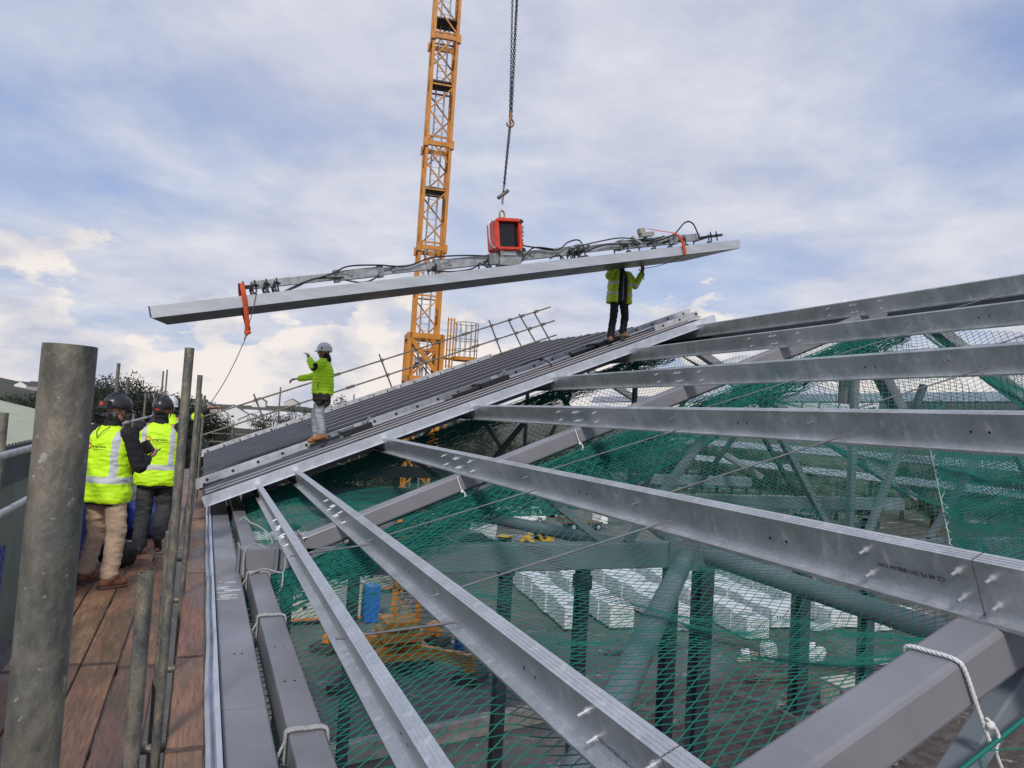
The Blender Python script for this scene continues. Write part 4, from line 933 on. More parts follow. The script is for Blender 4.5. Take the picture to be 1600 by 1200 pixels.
o1 = V((.16, 0, -.0)); up_ = pu * .012
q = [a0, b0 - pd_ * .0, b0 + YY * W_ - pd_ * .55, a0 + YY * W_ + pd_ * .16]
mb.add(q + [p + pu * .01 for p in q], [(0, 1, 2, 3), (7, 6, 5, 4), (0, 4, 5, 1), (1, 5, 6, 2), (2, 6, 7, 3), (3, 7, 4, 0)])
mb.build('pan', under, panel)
mb = MB(); mb.bar(PA + YY * (W_ + .01) + pu * hgt / 2 + pd_ * .16, PB + YY * (W_ + .01) + pu * hgt / 2 - pd_ * .55, .012, hgt, pu); mb.build('back_rib', alu, panel)
mb = MB(); mb.bar(PA - pd_ * .02 + YY * .0 + pu * .1, PA + YY * W_ + pd_ * .14 + pu * .1, .006, .17, pu); mb.build('end_cap', blackm, panel)

# lifter
lift = empty('vacuum_lifter', (4.95, 12.5, 3.0), 'vacuum lifting beam with red box hanging from the crane chain above the panel', 'lifting machine')
def lb(t, du=0, dy=.45): return PA + pd_ * t + pu * (hgt + .04 + du) + YY * dy
galvL = mat('lifter_grey', (.33, .35, .36), .45, .4, 7, .25)
segs = [(1.5, 2.9, .12), (2.9, 3.65, .16), (3.65, 4.7, .125), (4.7, 5.75, .17), (5.75, 6.35, .2), (6.35, 7.6, .16), (7.6, 8.6, .13), (8.6, 9.9, .17), (9.9, 10.55, .14)]
bh = .17
mb = MB()
for i, (a, b, h) in enumerate(segs): mb.bar(lb(a, bh), lb(b, bh), h * .8, h, pu)
mb.build('beam', galvL, lift)
for t in (2.9, 3.65, 4.7, 5.75, 6.35, 7.6, 8.6, 9.9):
    mb = MB(); mb.bar(lb(t - .05, bh), lb(t + .05, bh), .18, .2, pu); mb.bar(lb(t + .2, bh + .02), lb(t + .26, bh + .02), .17, .10, pu); mb.bar(lb(t + .05, bh + .02), lb(t + .2, bh + .02), .15, .03, pu)
    mb.build('joint_collar', mat('collar_grey', (.22, .24, .25), .5, .4, 9, .3), lift)
for t in (1.5, 1.7, 1.85, 7.35, 7.5, 7.62, 10.6, 4.6, 5.6, 8.6, 9.2, 9.6, 10.0): 
    cups = MB()
    for dy in (.2, .7): cups.tube(lb(t, -.03, dy), lb(t, .02, dy), .07, 12, .045); cups.tube(lb(t, .02, dy), lb(t, bh, dy), .014, 6)
    cups.bar(lb(t, .12, .2), lb(t, .12, .7), .04, .04, pu); cups.build('suction_cup', blackm, lift)
MB().bar(lb(1.33, bh - .02), lb(1.6, bh - .02), .06, .06, pu).build('end_bar', blackm, lift); MB().bar(lb(10.5, bh - .03, .4), lb(11.05, bh - .03, .3), .04, .05, pu).build('end_bar', blackm, lift)
for t0 in (1.38, 1.56, 1.74, 1.9, 7.35, 7.55, 10.75, 10.9):
    kn = MB(); kn.tube(lb(t0, .03, .3), lb(t0, .23, .3), .013, 8); kn.ball(lb(t0, .16, .3), .028, 8, 6); kn.tube(lb(t0 - .05, .14, .25), lb(t0 + .05, .14, .35), .016, 8); kn.build('valve_block', blackm, lift)
hs = MB()
def hose(ts, r=.014):
    hs.path(rope_pts([lb(*q) for q in ts], 8), r, 6)
hose([(2.0, .0, .3), (2.3, .1, .3), (2.8, .2, .32), (3.1, .3, .34), (3.6, .27, .34), (4.1, .2, .34), (4.6, .3, .34), (5.2, .28, .34), (5.7, .22, .34)])
hose([(3.0, .08, .34), (3.25, .0, .3), (3.45, .02, .3), (3.6, .1, .34)]); hose([(4.5, .09, .34), (4.9, .01, .3), (5.3, .02, .3), (5.5, .12, .34)])
hose([(1.8, .1, .3), (1.9, -.02, .28), (2.2, .05, .3), (2.5, .15, .33), (3.0, .12, .33)]); hose([(5.5, .1, .33), (5.7, -.02, .3), (5.85, .02, .3), (5.9, .3, .3)])
hose([(6.3, .38, .35), (6.6, .3, .33), (7.1, .2, .33), (7.35, .32, .3), (7.6, .33, .3), (7.7, .1, .3)]); hose([(5.95, .06, .3), (6.2, -.03, .28), (6.35, .1, .3), (6.6, .28, .3), (7.0, .22, .3)])
hose([(7.3, .05, .3), (7.5, .2, .3), (8.1, .28, .33), (8.6, .3, .34), (9.2, .2, .34), (9.6, .25, .33)]); hose([(9.3, .15, .33), (9.8, .25, .3), (10.15, .48, .3), (10.35, .42, .3), (10.45, .1, .3)], .016)
hose([(6.9, .04, .3), (7.1, .1, .3), (7.25, -.02, .3), (7.4, .2, .3), (7.55, -.02, .3)]); hose([(7.7, .1, .3), (8.2, .2, .33), (9.0, .14, .33)])
hs.build('hose', black, lift)
mb = MB(); mb.bar(lb(9.0, .31, .3), lb(9.3, .31, .3), .14, .08, pu); mb.bar(lb(8.98, .39, .3), lb(9.1, .39, .3), .12, .10, pu); mb.bar(lb(9.0, .15, .3), lb(8.8, .3, .3), .04, .04, pu); mb.bar(lb(9.15, .18, .45), lb(9.15, .31, .3), .05, .05, pu); mb.build('motor_block', mat('motor_grey', (.3, .3, .26), .5), lift)
# red box (seen a little from the left)
bc = V((4.93, 12.5, 3.44)); bt = Matrix.Rotation(R(-7), 3, 'Y')
Xb, Zb = bt @ V((1, 0, 0)), bt @ V((0, 0, 1)); ROTB = bt
def bp_(x, y, z): return bc + Xb * x + YY * y + Zb * z
w2, h2, d2 = .265, .30, .22
mb = MB(); c = .06
out = [(-w2 + c, -h2), (w2 - c, -h2), (w2, -h2 + c), (w2, h2 - c), (w2 - c, h2), (-w2 + c, h2), (-w2, h2 - c), (-w2, -h2 + c)]
inn = [(-.195, -.235), (.205, -.235), (.205, -.235), (.205, .24), (.205, .24), (-.195, .24), (-.195, .24), (-.195, -.235)]
n = 8; vs = [bp_(x, -d2, z) for x, z in out] + [bp_(x, d2, z) for x, z in out] + [bp_(x, -d2, z) for x, z in inn] + [bp_(x, -d2 + .12, z) for x, z in inn]
fs = [(i, (i + 1) % n, n + (i + 1) % n, n + i) for i in range(n)] + [tuple(range(n, 2 * n))] + [(i, (i + 1) % n, 2 * n + (i + 1) % n, 2 * n + i) for i in range(n)] + [(2 * n + i, 2 * n + (i + 1) % n, 3 * n + (i + 1) % n, 3 * n + i) for i in range(n)]
mb.add(vs, fs)
for z in (-h2 + .02, h2 - .02):
    mb.box(bp_(0, -d2 - .012, z - math.copysign(.02, z)), (w2 * 1.7, .024, .04), ROTB)
cas = mb.build('red_casing', redp, lift, normals=True)
mb = MB(); mb.box(bp_(.005, -d2 + .11, 0), (.405, .01, .48), ROTB); mb.build('dark_recess', mat('screen_black', (.006, .006, .009), .25), lift)
mb = MB(); mb.path(rope_pts([bp_(-w2, -d2 + .05, h2 - .06), bp_(-w2 - .1, -d2 + .05, h2 - .09), bp_(-w2 - .11, -d2 + .05, 0), bp_(-w2 - .09, -d2 + .05, -h2 + .1), bp_(-w2, -d2 + .05, -h2 + .04)], 6), .017, 8)
mb.build('side_handle', galv, lift)
mb = MB()
for x, z in ((w2 + .0, h2 - .05), (w2 + .02, -h2 + .02)): mb.tube(bp_(x - .03, -d2 - .03, z), bp_(x + .02, -d2 + .03, z), .032, 12)
for z in (.14, .06, -.1, -.16, -.2): mb.box(bp_(w2 + .01, -d2 + .05, z), (.03, .06, .035), ROTB)
mb.build('corner_bumper', black, lift)
mb = MB(); mb.box(bp_(w2 + .03, -d2 + .1, .08), (.05, .14, .2), ROTB); mb.box(bp_(0, 0, -h2 - .04), (.3, .3, .07), ROTB); mb.build('control_box', galv, lift)
mb = MB(); mb.tube(bp_(-.02, 0, -h2 - .06), lb(6.05, .2, .45), .09, 14)
for x in (-.16, -.06, .06, .16): mb.ball(bp_(x + .02, -.1, -h2 - .16), .06, 8, 6)
mb.box(bp_(.0, -.1, -h2 - .2), (.42, .24, .14), ROTB); mb.tube(bp_(-.18, -.2, -h2), bp_(-.16, -.2, -h2 - .22), .01, 6); mb.tube(bp_(-.14, -.2, -h2), bp_(-.12, -.2, -h2 - .22), .01, 6); mb.build('rotator', galvL, lift)
# orange slings
def sling(t, du_lo, label, loop=True):
    mb = MB(); w = .036
    def band(pts):
        P = rope_pts(pts, 8); vs = []
        for p in P: vs += [p - pd_ * w, p + pd_ * w, p + pd_ * w + YY * .006, p - pd_ * w + YY * .006]
        m = len(P); fs = []
        for i in range(m - 1):
            for j in range(4): fs.append((i * 4 + j, i * 4 + (j + 1) % 4, i * 4 + 4 + (j + 1) % 4, i * 4 + 4 + j))
        mb.add(vs, fs, 0, True)
    if loop:
        band([lb(t, .2, .25), lb(t - .02, .05, -.03), lb(t - .03, -.25, -.035), lb(t - .05, du_lo * .8, -.0), lb(t - .08, du_lo, .03), lb(t - .04, du_lo * .9, .08), lb(t - .0, -.3, .9), lb(t, .1, 1.0), lb(t, .25, .6)])
        mb.tube(lb(t - .1, du_lo - .02, .03), lb(t - .02, du_lo + .02, .03), .03, 8)
    else:
        band([lb(t - .55, .42, .28), lb(t - .35, .33, .15), lb(t - .1, .22, -.0), lb(t, .05, -.03), lb(t + .02, -.22, -.035)])
    return tag(mb.build('lifting_sling', orange), label, 'sling')
sling(1.36, -.62, 'orange sling looped round the left end of the hanging panel'); sling(9.75, 0, 'orange sling over the right part of the hanging panel', False)
# hook, chain
ctop = V((4.82, 12.5, 8.0)); cbot = bp_(-.03, 0, h2 + .19)
chain = empty('lifting_chain', cbot, 'dark lifting chain running up out of the photo from the red box', 'chain')
def links(mb, a, b, R_=.019, r=.0068, squash=1.7):
    a, b = V(a), V(b); d = (b - a); L = d.length; d.normalize(); p = R_ * 2 * squash - r * 2.2; n = int(L / p); x = d.orthogonal().normalized(); y = d.cross(x)
    for i in range(n):
        c = a + d * p * (i + .5); u = x if i % 2 else y; pts = []
        for k in range(10):
            t = 2 * math.pi * k / 10; pts.append(c + u * math.cos(t) * R_ + d * math.sin(t) * R_ * squash)
        mb.path(pts, r, 5, closed=True)
mid = V((4.89, 12.5, 5.62))
mb = MB(); links(mb, cbot + V((0, 0, .12)), mid); links(mb, cbot + V((.03, .03, .5)), mid + V((.02, 0, 0))); mb.build('lower_chain', blackm, chain)
mb = MB(); links(mb, mid, V((4.77, 12.5, 8.4))); links(mb, mid + V((.03, 0, 0)), V((4.90, 12.55, 8.4))); links(mb, mid + V((0, 0, .1)), V((4.83, 12.4, 8.4))); mb.build('doubled_chain', blackm, chain)
mb = MB(); pts = [mid + V((.08 * math.sin(t) * (1 if t < 4 else .8), 0, .08 * math.cos(t))) for t in [0.3 + i * .35 for i in range(13)]]; mb.path(pts, .018, 7); mb.tube(mid, mid + V((.02, 0, .22)), .022, 8); mb.build('grab_hook', mat('hook_rust', (.35, .15, .06), .6, .3), chain)
mb = MB(); mb.path([bp_(-.03 + .05 * math.cos(2 * math.pi * k / 12), 0, h2 + .1 + .09 * math.sin(2 * math.pi * k / 12)) for k in range(12)], .018, 8, closed=True); mb.tube(bp_(-.03, 0, h2 - .02), bp_(-.03, 0, h2 + .06), .03, 10); mb.build('lifting_eye', mat('brass_eye', (.36, .27, .13), .45, .6), chain)
mb = MB(); mb.tube(cbot + V((-.09, 0, .22)), cbot + V((.1, 0, .4)), .035, 10); mb.build('shackle_tag', coup, chain)
# taglines
mb = MB(); a, b = lb(1.30, -.62, .03), V((.07, 12.32, -.02)); b2 = lb(1.55, .05, -.03)
mb.path([b2, lp(b2, a, .5) + V((0, -.02, -.05)), lp(a, b, .1)], .006, 5); mb.path([lp(a, b, i / 10) + V((0, 0, -.10 * math.sin(math.pi * i / 10))) for i in range(11)], .0065, 5)
tag(mb.build('tag_line', mat('line_dark', (.10, .10, .11), .8)), 'thin dark rope from the left sling down to the raised hand on the scaffold', 'rope')

# ---------------------------------------------------------------- tower crane
cx0, cy0 = 9.72, 34.6
crane = empty('tower_crane', (cx0, cy0, GZ), 'yellow lattice tower crane mast standing behind the building', 'crane')
ca = R(-9)
def cp(x, y, z): return V((cx0 + x * math.cos(ca) - y * math.sin(ca), cy0 + x * math.sin(ca) + y * math.cos(ca), z))
hw = .585
cor = [(-hw, -hw), (hw, -hw), (hw, hw), (-hw, hw)]
mb = MB()
for x, y in cor: mb.bar(cp(x, y, GZ + 1.2), cp(x, y, 30), .14, .14, cp(1, 0, 0) - cp(0, 0, 0))
mb.build('mast_chord', yellow, crane)
mb = MB(); z = GZ + 2.0; k = 0; bay = 1.32
while z < 29:
    for f in range(4):
        a, b = cor[f], cor[(f + 1) % 4]
        za, zb = (z, z + bay) if (k + f) % 2 else (z + bay, z)
        mb.bar(cp(*a, za), cp(*b, zb), .065, .065)
        if k % 4 == 1: mb.bar(cp(*b, za), cp(*a, zb), .05, .05)
        if k % 2 == 0 and f % 2 == 0 or k % 4 == 2: mb.bar(cp(*a, z), cp(*b, z), .075, .075)
    z += bay; k += 1
mb.build('lattice', yellow, crane)
for zc in (-7.4, -2.0, 3.9 + 4.3 - .0, 13.4, 18.8, 24.2):
    mb = MB()
    for f in range(4):
        a, b = cor[f], cor[(f + 1) % 4]; mb.bar(cp(a[0] * 1.06, a[1] * 1.06, zc), cp(b[0] * 1.06, b[1] * 1.06, zc), .12, .22)
    for x, y in cor: mb.box(cp(x * 1.1, y * 1.1, zc), (.2, .2, .4), Matrix.Rotation(ca, 3, 'Z'))
    mb.build('mast_collar', yellow, crane)

mb = MB()
for x in (-.22, .22): mb.tube(cp(x, .1, GZ + 2), cp(x, .1, 29), .022, 6); mb.tube(cp(x, .5, GZ + 2), cp(x, .5, 29), .02, 6)
z = GZ + 2
while z < 29: mb.tube(cp(-.22, .1, z), cp(.22, .1, z), .014, 5); z += .33
mb.build('ladder', tube_c, crane)
for z in (5.6 + 5.6, 16.6, 19.8, 22.3): MB().box(cp(0, 0, z), (1.1, 1.05, .08), Matrix.Rotation(ca, 3, 'Z')).build('rest_platform', blackm, crane)
# climbing frame: wider box round the mast
mb = MB(); h3 = .80; c3 = [(-h3, -h3), (h3, -h3), (h3, h3), (-h3, h3)]; zl, zh = -1.6, 3.95
for x, y in c3: mb.bar(cp(x, y, zl), cp(x, y, zh), .2, .2, cp(1, 0, 0) - cp(0, 0, 0))
for f in range(4):
    a, b = c3[f], c3[(f + 1) % 4]
    for z in (zl, 1.75, zh - .12): mb.bar(cp(*a, z), cp(*b, z), .2, .26)
    mb.bar(cp(*a, zh - .2), cp(*b, 1.85), .13, .2); mb.bar(cp(*a, zl), cp((a[0] + b[0]) / 2, (a[1] + b[1]) / 2, 1.6), .1, .12); mb.bar(cp(*b, zl), cp((a[0] + b[0]) / 2, (a[1] + b[1]) / 2, 1.6), .1, .12)
mb.build('climbing_frame', yellow, crane)
mb = MB(); bx, by = 2.1, .2      # access basket on the right
for k in range(14):
    a = 2 * math.pi * k / 14; p = (bx + .62 * math.cos(a), by + .62 * math.sin(a)); mb.tube(cp(*p, 3.0), cp(*p, 4.75), .018, 5)
for z in (4.75, 3.9, 3.4): mb.path([cp(bx + .62 * math.cos(2 * math.pi * k / 20), by + .62 * math.sin(2 * math.pi * k / 20), z) for k in range(20)], .018, 5, closed=True)
mb.build('basket_rail', mat('basket_grey', (.25, .2, .15), .6, .3), crane)
mb = MB(); mb.tube(cp(bx, by, 2.85), cp(bx, by, 3.02), .68, 18)
for x in (1.1, 1.25, 1.4): mb.tube(cp(x, by - .5, 2.4), cp(x, by - .5, 4.9), .035, 6)
mb.bar(cp(.9, by, 2.9), cp(2, by, 2.9), .1, .1); mb.tube(cp(1.35, by, -1), cp(1.35, by, 2.9), .035, 6)
for z in (2.5, 3.3, 4.0, 4.8): mb.bar(cp(1.1, by - .5, z), cp(1.4, by - .5, z), .05, .05)
mb.build('basket_floor', yellow, crane)
mb = MB()   # mechanism in the middle of the frame
mb.tube(cp(-.1, -.3, -.8), cp(-.1, -.3, 2.6), .11, 10); mb.box(cp(0, 0, 2.7), (.8, .5, .25), Matrix.Rotation(ca, 3, 'Z')); mb.build('climbing_ram', galv, crane)
# cruciform base
mb = MB()
for ang in (45, 135, 225, 315):
    a = R(ang); d = V((math.cos(a), math.sin(a), 0)); c0 = V((cx0 - .45, cy0 - .45, GZ + .95))
    mb.bar(c0 + d * .2, c0 + d * 4.05, .34, .55, (0, 0, 1)); mb.bar(c0 + d * 3.7 + V((0, 0, -.3)), c0 + d * 4.05 + V((0, 0, -.3)), .6, .3)
for f in range(4):
    a = R(45 + 90 * f); b = R(135 + 90 * f); c0 = V((cx0 - .45, cy0 - .45, GZ + .85))
    mb.bar(c0 + V((math.cos(a), math.sin(a), 0)) * 1.9, c0 + V((math.cos(b), math.sin(b), 0)) * 1.9, .2, .3)
mb.box((cx0 - .4, cy0 - .4, GZ + 1.55), (1.9, 1.9, .35)); mb.box((cx0 - .4, cy0 - .4, GZ + 2.15), (1.7, 1.7, .25)); mb.build('base_frame', yellow, crane)
for ang in (45, 135, 225, 315):
    a = R(ang); mb = MB(); mb.box(V((cx0 - .45 + math.cos(a) * 3.9, cy0 - .45 + math.sin(a) * 3.9, GZ + .2)), (1.3, 1.3, .4), Matrix.Rotation(a, 3, 'Z')); mb.build('foot_pad', mat('timber_pad', (.06, .05, .045), .9, 0, 5, .3), crane)
for i in range(4):
    mb = MB(); mb.box((cx0 - .4 + (.9 if i % 2 else -.9), cy0 - .4 + (.9 if i > 1 else -.9), GZ + .4), (1.0, 1.0, .7)); mb.build('ballast_block', mat('ballast', (.09, .085, .08), .9, 0, 3, .3), crane)
# ---------------------------------------------------------------- the yard: wrapped packs, cabins, vehicles
wrap = mat('white_wrapping', (.56, .59, .61), .32, 0, 2.2, .16, .5, 3)
wrap_t = mat('wrap_print', (.05, .13, .16), .5)
strapg = mat('timber_bearer', (.16, .12, .08), .8)
wrap_g = mat('grey_wrap', (.22, .25, .26), .4, 0, 3, .3)
rowdefs = [(20.12, 37.7, 1.38, 1.42, 9, 'leftmost'), (22.94, 37.4, 1.52, 1.45, 9, 'second'), (26.35, 36.2, 1.45, 1.42, 10, 'third'), (30.05, 33.75, 1.5, 1.40, 11, 'fourth'), (33.4, 35.3, 2.2, 1.3, 10, 'fifth'), (28.2, 39.8, 1.35, 1.3, 7, 'short'), (37.6, 34.6, 2.0, 1.25, 9, 'rightmost')]
def pack(x, y, w, l, h, rot, label, front, seed):
    rng = random.Random(seed); r = empty('wrapped_pack', (x, y, GZ), label, 'wrapped pack', 'white wrapped packs stacked in rows')
    mb = MB(); n = 7; vs = []; Rm = Matrix.Rotation(rot, 3, 'Z')
    # soft wrapped block: rounded, slightly uneven top
    for i in range(n + 1):
        for j in range(n + 1):
            u, v = i / n * 2 - 1, j / n * 2 - 1; z = h * (1 + .02 * noise.noise(V((u * 2 + seed, v * 2, 1)))) - (.05 if abs(u) == 1 or abs(v) == 1 else 0)
            vs.append(V((u * w / 2 * (1.0 + .01 * rng.uniform(-1, 1)), v * l / 2, z)))
    fs = [(i * (n + 1) + j, (i + 1) * (n + 1) + j, (i + 1) * (n + 1) + j + 1, i * (n + 1) + j + 1) for i in range(n) for j in range(n)]
    ring = [i * (n + 1) for i in range(n + 1)] + [n * (n + 1) + j for j in range(1, n + 1)] + [i * (n + 1) + n for i in range(n - 1, -1, -1)] + [j for j in range(n - 1, 0, -1)]
    base = len(vs); m = len(ring)
    for zz in (h * .55, .14):
        for q in ring: p = vs[q].copy(); p.z = zz; p.x *= 1.015 + .012 * rng.uniform(-1, 1); p.y *= 1.01; vs.append(p)
    for i in range(m): fs.append((ring[i], ring[(i + 1) % m], base + (i + 1) % m, base + i)); fs.append((base + i, base + (i + 1) % m, base + m + (i + 1) % m, base + m + i))
    mb.add([V((x, y, GZ)) + Rm @ p for p in vs], fs); mb.build('wrapping', wrap, r)
    if seed % 3 == 0:
        mb = MB(); mb.box(V((x, y, GZ + h + .012)) + Rm @ V((rng.uniform(-.2, .2) * w, rng.uniform(-.3, .3), 0)), (w * rng.uniform(.3, .7), rng.uniform(.2, .6), .03), Rm @ Matrix.Rotation(rng.uniform(-.4, .4), 3, 'Z')); mb.build('loose_flap', wrap_g, r)
    mb = MB()
    for q in (-.35, 0, .35): mb.box(V((x, y, GZ + .05)) + Rm @ V((0, q * l, 0)), (w * .96, .1, .14), Rm)
    mb.build('bearer', strapg, r)
    if front:
        mb = MB()      # printed marks on the end of the pack
        for k in range(7):
            cx = -.32 * w + .1 * w * k; mb.box(V((x, y, GZ + h * .62)) + Rm @ V((cx, -l / 2 * 1.016 - .004, 0)), (.05 * w, .004, .09 + .03 * rng.random()), Rm)
        mb.box(V((x, y, GZ + h * .5)) + Rm @ V((.1, -l / 2 * 1.016 - .004, 0)), (.4 * w, .004, .03), Rm)
        mb.build('print_mark', wrap_t, r)
    return r
ordn = ['front', 'second', 'third', 'fourth', 'fifth', 'sixth', 'seventh', 'eighth', 'ninth', 'tenth', 'eleventh']
for ri, (x0, y0, w, h, cnt_, nm) in enumerate(rowdefs):
    for i in range(cnt_):
        L_ = 1.62; y = y0 + L_ / 2 + i * (L_ + .07); x = x0 + w / 2 + (y - y0) * .135 + .06 * math.sin(i * 2.3 + ri)
        pack(x, y, w * (1 + .02 * ((i * 7 + ri) % 3 - 1)), L_, h * (1 + .05 * ((i * 5 + ri) % 3 - 1)), -.135 + .025 * math.sin(i * 1.7 + ri * 2), 'white shrink wrapped pack on the mud, %s of the %s row' % (ordn[i], nm), i == 0, ri * 20 + i)
for i, (x, y, w, l, h) in enumerate(((38.5, 38.5, 5.5, 1.3, .9), (36.5, 34.8, 1.6, 1.0, .5), (40.6, 34.0, 1.7, 1.1, .8), (24.6, 38.2, .5, .5, .4), (45, 36, 2, 1.2, .8))):
    pack(x, y, w, l, h, .05, 'low white wrapped bundle right of the pack rows, %s one' % words[i], i == 0, 200 + i)
# loose bags of white wrapping
bagm = mat('rubble_bag', (.62, .64, .66), .45, 0, 6, .2)
for i, (x, y, s) in enumerate(((28.7, 30.6, .8), (30.5, 29.7, .9), (31.6, 29.9, .6), (27.4, 30.9, .5))):
    lump('builders_bag', (x, y, GZ), (s, s * .9, s * 1.3), bagm, 30 + i, 'white builders bag dumped on the mud, %s from the left' % words[i], 'bag', .35)
for i, (x, y, l, a, c) in enumerate(((27.6, 30.9, 1.6, .2, (.42, .38, .3)), (34.5, 28.7, 2.2, -.5, (.4, .38, .36)), (35.6, 30.4, 1.8, .3, (.18, .13, .09)), (26.5, 28, 2.6, -.2, (.12, .1, .09)), (30.5, 26.6, 2.4, .5, (.2, .17, .14)), (24, 33.5, 7.5, .05, (.13, .12, .12)))):
    mb = MB(); Rm = Matrix.Rotation(a, 3, 'Z')
    for k in range(4): mb.box(V((x, y, GZ + .12 + .07 * k)) + Rm @ V((.05 * k, .06 * (k % 2), 0)), (l * (1 - .07 * k), .28, .06), Rm @ Matrix.Rotation(.04 * (k - 1), 3, 'Z'))
    tag(mb.build('timber_stack', mat('timber%d' % i, c, .8, 0, 6, .3)), 'small stack of planks lying on the mud, %s of six' % words[i], 'planks', 'loose plank stacks')
# block work pier & long kerb in the foreground of the yard
mb = MB(); a, b = V((3.5, 24.9, GZ + .35)), V((14.5, 26.9, GZ + .35)); mb.bar(a, b, .5, .7, (0, 0, 1), 0, .05)
tag(mb.build('low_wall', mat('pale_concrete', (.30, .28, .25), .9, 0, 2, .25)), 'long low pale concrete wall crossing the yard near the bottom of the photo', 'low wall')
mb = MB(); mb.box((27.6, 24.6, GZ + .55), (1.6, 1.2, 1.1)); mb.box((27.6, 24.6, GZ + 1.13), (1.7, 1.3, .06))
tag(mb.build('crate', mat('crate_cream', (.42, .40, .34), .8, 0, 4, .2)), 'pale cream crate on the mud beside the near rafter', 'crate')
rng = random.Random(12); mb = MB()
for i in range(900):
    x, y = rng.uniform(4, 38), rng.uniform(14, 36); s = rng.uniform(.03, .06) / rng.uniform(.35, 1); mb.ball((x, y, GZ + s * .2), (s, s * rng.uniform(.6, 1), s * .6), 5, 4)
tag(mb.build('rubble', mat('rubble_stone', (.07, .045, .035), .9, 0, .7, .5, col2=(.22, .18, .16))), None, None, None, 'stuff')

# site cabin
def cabin(x0, x1, y, d, h, label, sign, col, rz=0, two=False):
    r = empty('site_cabin', ((x0 + x1) / 2, y, GZ), label, 'cabin')
    bm_ = mat('cabin_%s' % sign, col, .6, 0, 2, .08)
    mb = MB(); mb.box(((x0 + x1) / 2, y + d / 2, GZ + .3 + h / 2), (x1 - x0, d, h)); mb.build('cabin_body', bm_, r)
    mb = MB(); mb.box(((x0 + x1) / 2, y + d / 2, GZ + .3 + h + .06), (x1 - x0 + .2, d + .2, .12)); mb.build('cabin_roof', mat('cabin_roof', (.5, .52, .53), .5), r)
    mb = MB(); mb.box(((x0 + x1) / 2, y - .01, GZ + .36), (x1 - x0 + .04, .05, .14)); mb.build('skirt', mat('cabin_orange', (.5, .16, .05), .6), r)
    for i in range(2):
        mb = MB(); cx = x0 + 1.05 + i * .65; mb.box((cx, y - .012, GZ + .3 + h * .36), (.22, .03, .2)); mb.build('window', black, r)
    mb = MB(); mb.box((x1 - 1.1, y - .012, GZ + .3 + h * .45), (.75, .03, h * .82)); mb.build('door', mat('cabin_door', (.3, .31, .32), .6), r)
    mb = MB(); mb.box(((x0 + x1) / 2, y + .2, GZ + .14), (x1 - x0 - .3, .4, .3)); mb.build('support', black, r)
    if sign: place_text('sign_lettering', sign, .62, black, (x0 + .55, y - .02, GZ + .3 + h * .6), (1, 0, 0), (0, 0, 1), r, True)
    return r
cabin(4.2, 9.0, 41.5, 2.6, 2.0, 'cream site cabin with dark lettering beyond the lowest purlin', 'RICON', (.44, .43, .38))
cabin(9.3, 14.2, 48, 2.6, 2.4, 'plain grey site cabin behind the crane base', '', (.26, .26, .25))
cabin(2.5, 8.2, 52, 2.6, 2.6, 'white site cabin behind the cream one', '', (.6, .62, .62))
# portable toilet
r = empty('portable_toilet', (9.6, 41.6, GZ), 'blue portable toilet beside the crane base', 'toilet')
blueb = mat('toilet_blue', (.02, .10, .42), .45, 0, 3, .1)
mb = MB(); mb.box((9.6, 41.6, GZ + 1.1), (.85, .85, 2.0)); mb.box((9.6, 41.16, GZ + 1.0), (.6, .04, 1.75)); mb.build('shell', blueb, r)
mb = MB(); mb.ball((9.6, 41.6, GZ + 2.05), (.45, .45, .18), 12, 6); mb.build('domed_roof', mat('toilet_roof', (.1, .2, .5), .5), r)
mb = MB(); mb.box((9.6, 41.13, GZ + 1.7), (.35, .03, .1)); mb.build('vent', black, r)
mb = MB(); mb.tube((13.1, 36, GZ), (13.1, 36, GZ + .75), .26, 14); mb.tube((13.1, 36, GZ + .75), (13.1, 36, GZ + .8), .27, 14)
tag(mb.build('drum', blueb), 'small blue drum beside the crane base', 'drum')

